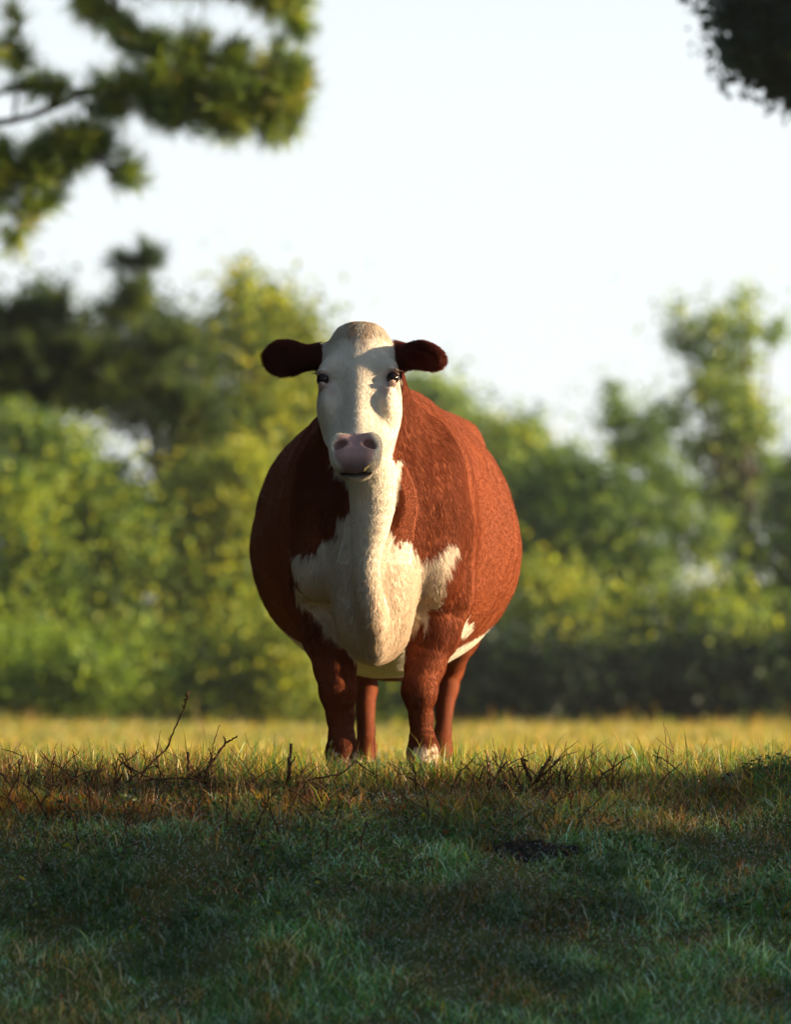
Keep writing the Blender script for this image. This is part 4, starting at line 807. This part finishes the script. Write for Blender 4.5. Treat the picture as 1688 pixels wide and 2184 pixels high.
# ------------------------------------------------------------------ weeds and twigs on the crest
WG = 'dry weed stems along the crest'
def stems(name, label, cat, s, strokes, mat=None, group=None):
    """strokes: (points in photo measure, base radius, tip radius)"""
    mb = MB(); rr = random.Random(label)
    for pts, r0, r1 in strokes:
        p = [P(x, y, s + rr.uniform(-.02, .02) * (i > 0)) for i, (x, y) in enumerate(pts)]; c = curve(p, 5 * len(p))
        c = c + np.array([[rr.gauss(0, .0012) for _ in range(3)] for _ in c]); rad = np.linspace(r0, r1, len(c)) * np.array([rr.uniform(.8, 1.25) for _ in c]); mb.tube(c, rad, 6)
    o = mb.build(name, mat or M_TWIG); tag(o, label, cat, group); return o
if True:
    A = 11.45
    stems('weed_stalk', 'tall leaning weed with a pale seed tip left of the cow', 'weed', 11.4, [([(296, 1665), (318, 1632), (355, 1597), (370, 1560), (395, 1505), (403, 1472)], .0034, .0016), ([(355, 1597), (362, 1585), (361, 1573)], .002, .001)]
          + [([(392 + k * 1.7, 1510 - k * 6), (392 + k * 1.7 + (4 if k % 2 else -4), 1503 - k * 6)], .0026, .0008) for k in range(6)], M_TWIG, WG)
    stems('weed_stalk', 'short thin upright stalk right of the tall leaning weed', 'weed', 11.5, [([(450, 1640), (453, 1605), (457, 1580), (470, 1545)], .0022, .0012)], M_TWIG, WG)
    stems('dry_stem', 'thick broken dark stem bent to the right near the tall weed', 'weed', 11.45, [([(436, 1665), (442, 1640), (460, 1615), (482, 1585), (507, 1571)], .0055, .0025), ([(482, 1585), (478, 1570)], .003, .002), ([(455, 1622), (446, 1596)], .003, .0015)], M_TWIG, WG)
    stems('bramble', 'long low brown bramble arching over the grass at the left', 'bramble', 11.25, [([(262, 1700), (282, 1677), (325, 1663), (400, 1660), (450, 1670), (505, 1675), (526, 1698)], .0036, .002), ([(268, 1630), (300, 1650), (330, 1662)], .003, .002), ([(400, 1660), (420, 1640), (428, 1628)], .002, .001)], M_TWIG)
    stems('dry_stem', 'thin brown twig rising to the right at the far left of the crest', 'weed', 11.3, [([(103, 1708), (125, 1675), (165, 1655), (202, 1641)], .0035, .0015), ([(140, 1668), (150, 1640)], .002, .001)], M_TWIG, WG)
    stems('dry_stem', 'dark twig sloping down from the left edge into the shade', 'weed', 11.15, [([(-12, 1690), (5, 1705), (40, 1720), (74, 1738)], .0034, .002), ([(-10, 1635), (8, 1655), (26, 1680)], .003, .0018)], M_TWIG, WG)
    stems('dry_stem', 'stout dark stub standing left of the cow forefeet', 'weed', 11.35, [([(611, 1715), (614, 1680), (617, 1640), (621, 1586)], .0065, .0045), ([(617, 1640), (630, 1612)], .003, .0015)], M_TWIG, WG)
    stems('dry_stem', 'short thick stub below the tip of the tall leaning weed', 'weed', 11.45, [([(401, 1670), (402, 1640), (400, 1603)], .0055, .004)], M_TWIG, WG)
    stems('dry_stem', 'dark upright stub close to the left edge of the crest', 'weed', 11.35, [([(66, 1715), (63, 1680), (60, 1642)], .006, .0035), ([(63, 1680), (76, 1650)], .003, .0015)], M_TWIG, WG)
    stems('weed_stalk', 'thin pale grass stalk leaning right near the left edge', 'weed', 11.6, [([(22, 1640), (32, 1603), (53, 1573)], .002, .001)], M_STRAW, WG)
    stems('weed_stalk', 'thin straight grass stalk above the thin brown twig at the far left', 'weed', 11.6, [([(112, 1640), (117, 1600), (126, 1574)], .0018, .001)], M_STRAW, WG)
    stems('dry_stem', 'forked dark stub between the thin brown twig and the tall weed', 'weed', 11.35, [([(243, 1690), (247, 1650), (240, 1628)], .004, .002), ([(244, 1675), (262, 1650)], .004, .002)], M_TWIG, WG)
    stems('dry_stem', 'plain dark stub at the upper end of the thin brown twig', 'weed', 11.35, [([(192, 1700), (196, 1665), (202, 1640)], .005, .003)], M_TWIG, WG)
    stems('bramble', 'thin forked twig lying in front of the left forefoot', 'bramble', 11.4, [([(636, 1700), (658, 1664), (724, 1651), (760, 1622)], .0032, .0018), ([(760, 1622), (780, 1640), (812, 1656)], .0026, .0015), ([(772, 1632), (786, 1666)], .002, .001)], M_TWIG)
    stems('dry_stem', 'V shaped pair of dark stems right of the cow forefeet', 'weed', 11.2, [([(1033, 1765), (1029, 1740), (1019, 1700), (1009, 1650)], .0045, .003), ([(1031, 1750), (1044, 1690), (1061, 1650), (1084, 1622)], .0042, .0018), ([(1050, 1672), (1043, 1648)], .0025, .0015)], M_TWIG, WG)
    stems('dry_stem', 'bushy clump of thick broken stems spreading like a fan on the crest', 'weed', 11.25, [([(1113, 1755), (1119, 1700), (1139, 1670), (1196, 1618)], .0055, .003), ([(1139, 1700), (1184, 1645)], .005, .003), ([(1134, 1665), (1122, 1640), (1113, 1618)], .0065, .005), ([(1144, 1668), (1165, 1630), (1176, 1612)], .006, .004), ([(1116, 1690), (1100, 1655), (1088, 1634)], .004, .003), ([(1120, 1715), (1134, 1690), (1170, 1668)], .004, .002), ([(1113, 1620), (1126, 1622)], .004, .003)], M_TWIG, WG)
    stems('dry_stem', 'single straight dark stem right of the fan shaped clump', 'weed', 11.2, [([(1268, 1765), (1271, 1725), (1275, 1690), (1276, 1656)], .0042, .003), ([(1275, 1690), (1284, 1672)], .002, .001)], M_TWIG, WG)
    stems('dry_stem', 'dark stem with small side shoots right of the single straight one', 'weed', 11.22, [([(1320, 1750), (1312, 1700), (1326, 1660)], .0042, .0025), ([(1312, 1706), (1296, 1690)], .0025, .0012), ([(1316, 1720), (1345, 1735)], .003, .002), ([(1314, 1712), (1338, 1690)], .0025, .0015)], M_TWIG, WG)
    stems('dead_leaf', 'curled dark dead leaf standing beside the green tussock at the right', 'leaf', 11.35, [([(1532, 1700), (1534, 1680), (1544, 1660), (1559, 1650), (1565, 1675), (1583, 1694)], .006, .004), ([(1534, 1690), (1541, 1675), (1548, 1672)], .007, .004)], M_TWIG)
    stems('weed_stalk', 'hair thin stalk standing above the field grass at the right', 'weed', 11.7, [([(1424, 1640), (1421, 1575), (1415, 1540)], .0013, .001)], M_TWIG, WG)
    # soil mound
    nr_, na = 12, 40; V = []; rs_ = np.random.default_rng(3)
    for i in range(nr_ + 1):
        for k in range(na):
            r = i / nr_; an = 2 * math.pi * k / na; rr = r * (1 + .18 * math.sin(3 * an + 1) + .10 * math.sin(7 * an)); V.append((DIRT[0] + rr * .135 * math.cos(an), DIRT[1] + rr * .06 * math.sin(an), 0, r))
    V = np.array(V); V[:, 2] = gz(V[:, 0], V[:, 1]) + .024 * (1 - V[:, 3] ** 2) * (.5 + vnoise(V[:, :2], 45, 2)) + .004 * rs_.random(len(V)) - .006 * (V[:, 3] > .95)
    i = np.arange(nr_)[:, None] * na; k = np.arange(na)[None]; k2 = (k + 1) % na
    tag(np_mesh('soil_mound', V[:, :3], [np.stack([i + k, i + na + k, i + na + k2, i + k2], -1).reshape(-1, 4)], M_SOIL), 'small dark mound of bare soil in the shaded foreground grass', 'soil')
    # blade of straw hanging from the mouth
    a, b = P(766, 1008, 11.26), P(806, 978, 11.29); m_ = P(780, 1000, 11.25); c = curve([P(770, 985, 11.30), a * .3 + m_ * .7, m_, b], 10); wv = np.array([.0, -.2, .9]); wd = .0045 * np.sin(np.linspace(.25, 3.1, 10))
    V = np.concatenate([c - wv * wd[:, None], c + wv * wd[:, None], c + np.array([0, -.003, 0])]); i = np.arange(9)
    tag(np_mesh('grass_straw', V, [np.stack([i, i + 1, i + 21, i + 20], 1), np.stack([i + 20, i + 21, i + 11, i + 10], 1)], M_STRAW), 'pale blade of straw hanging from the mouth of the cow', 'straw')
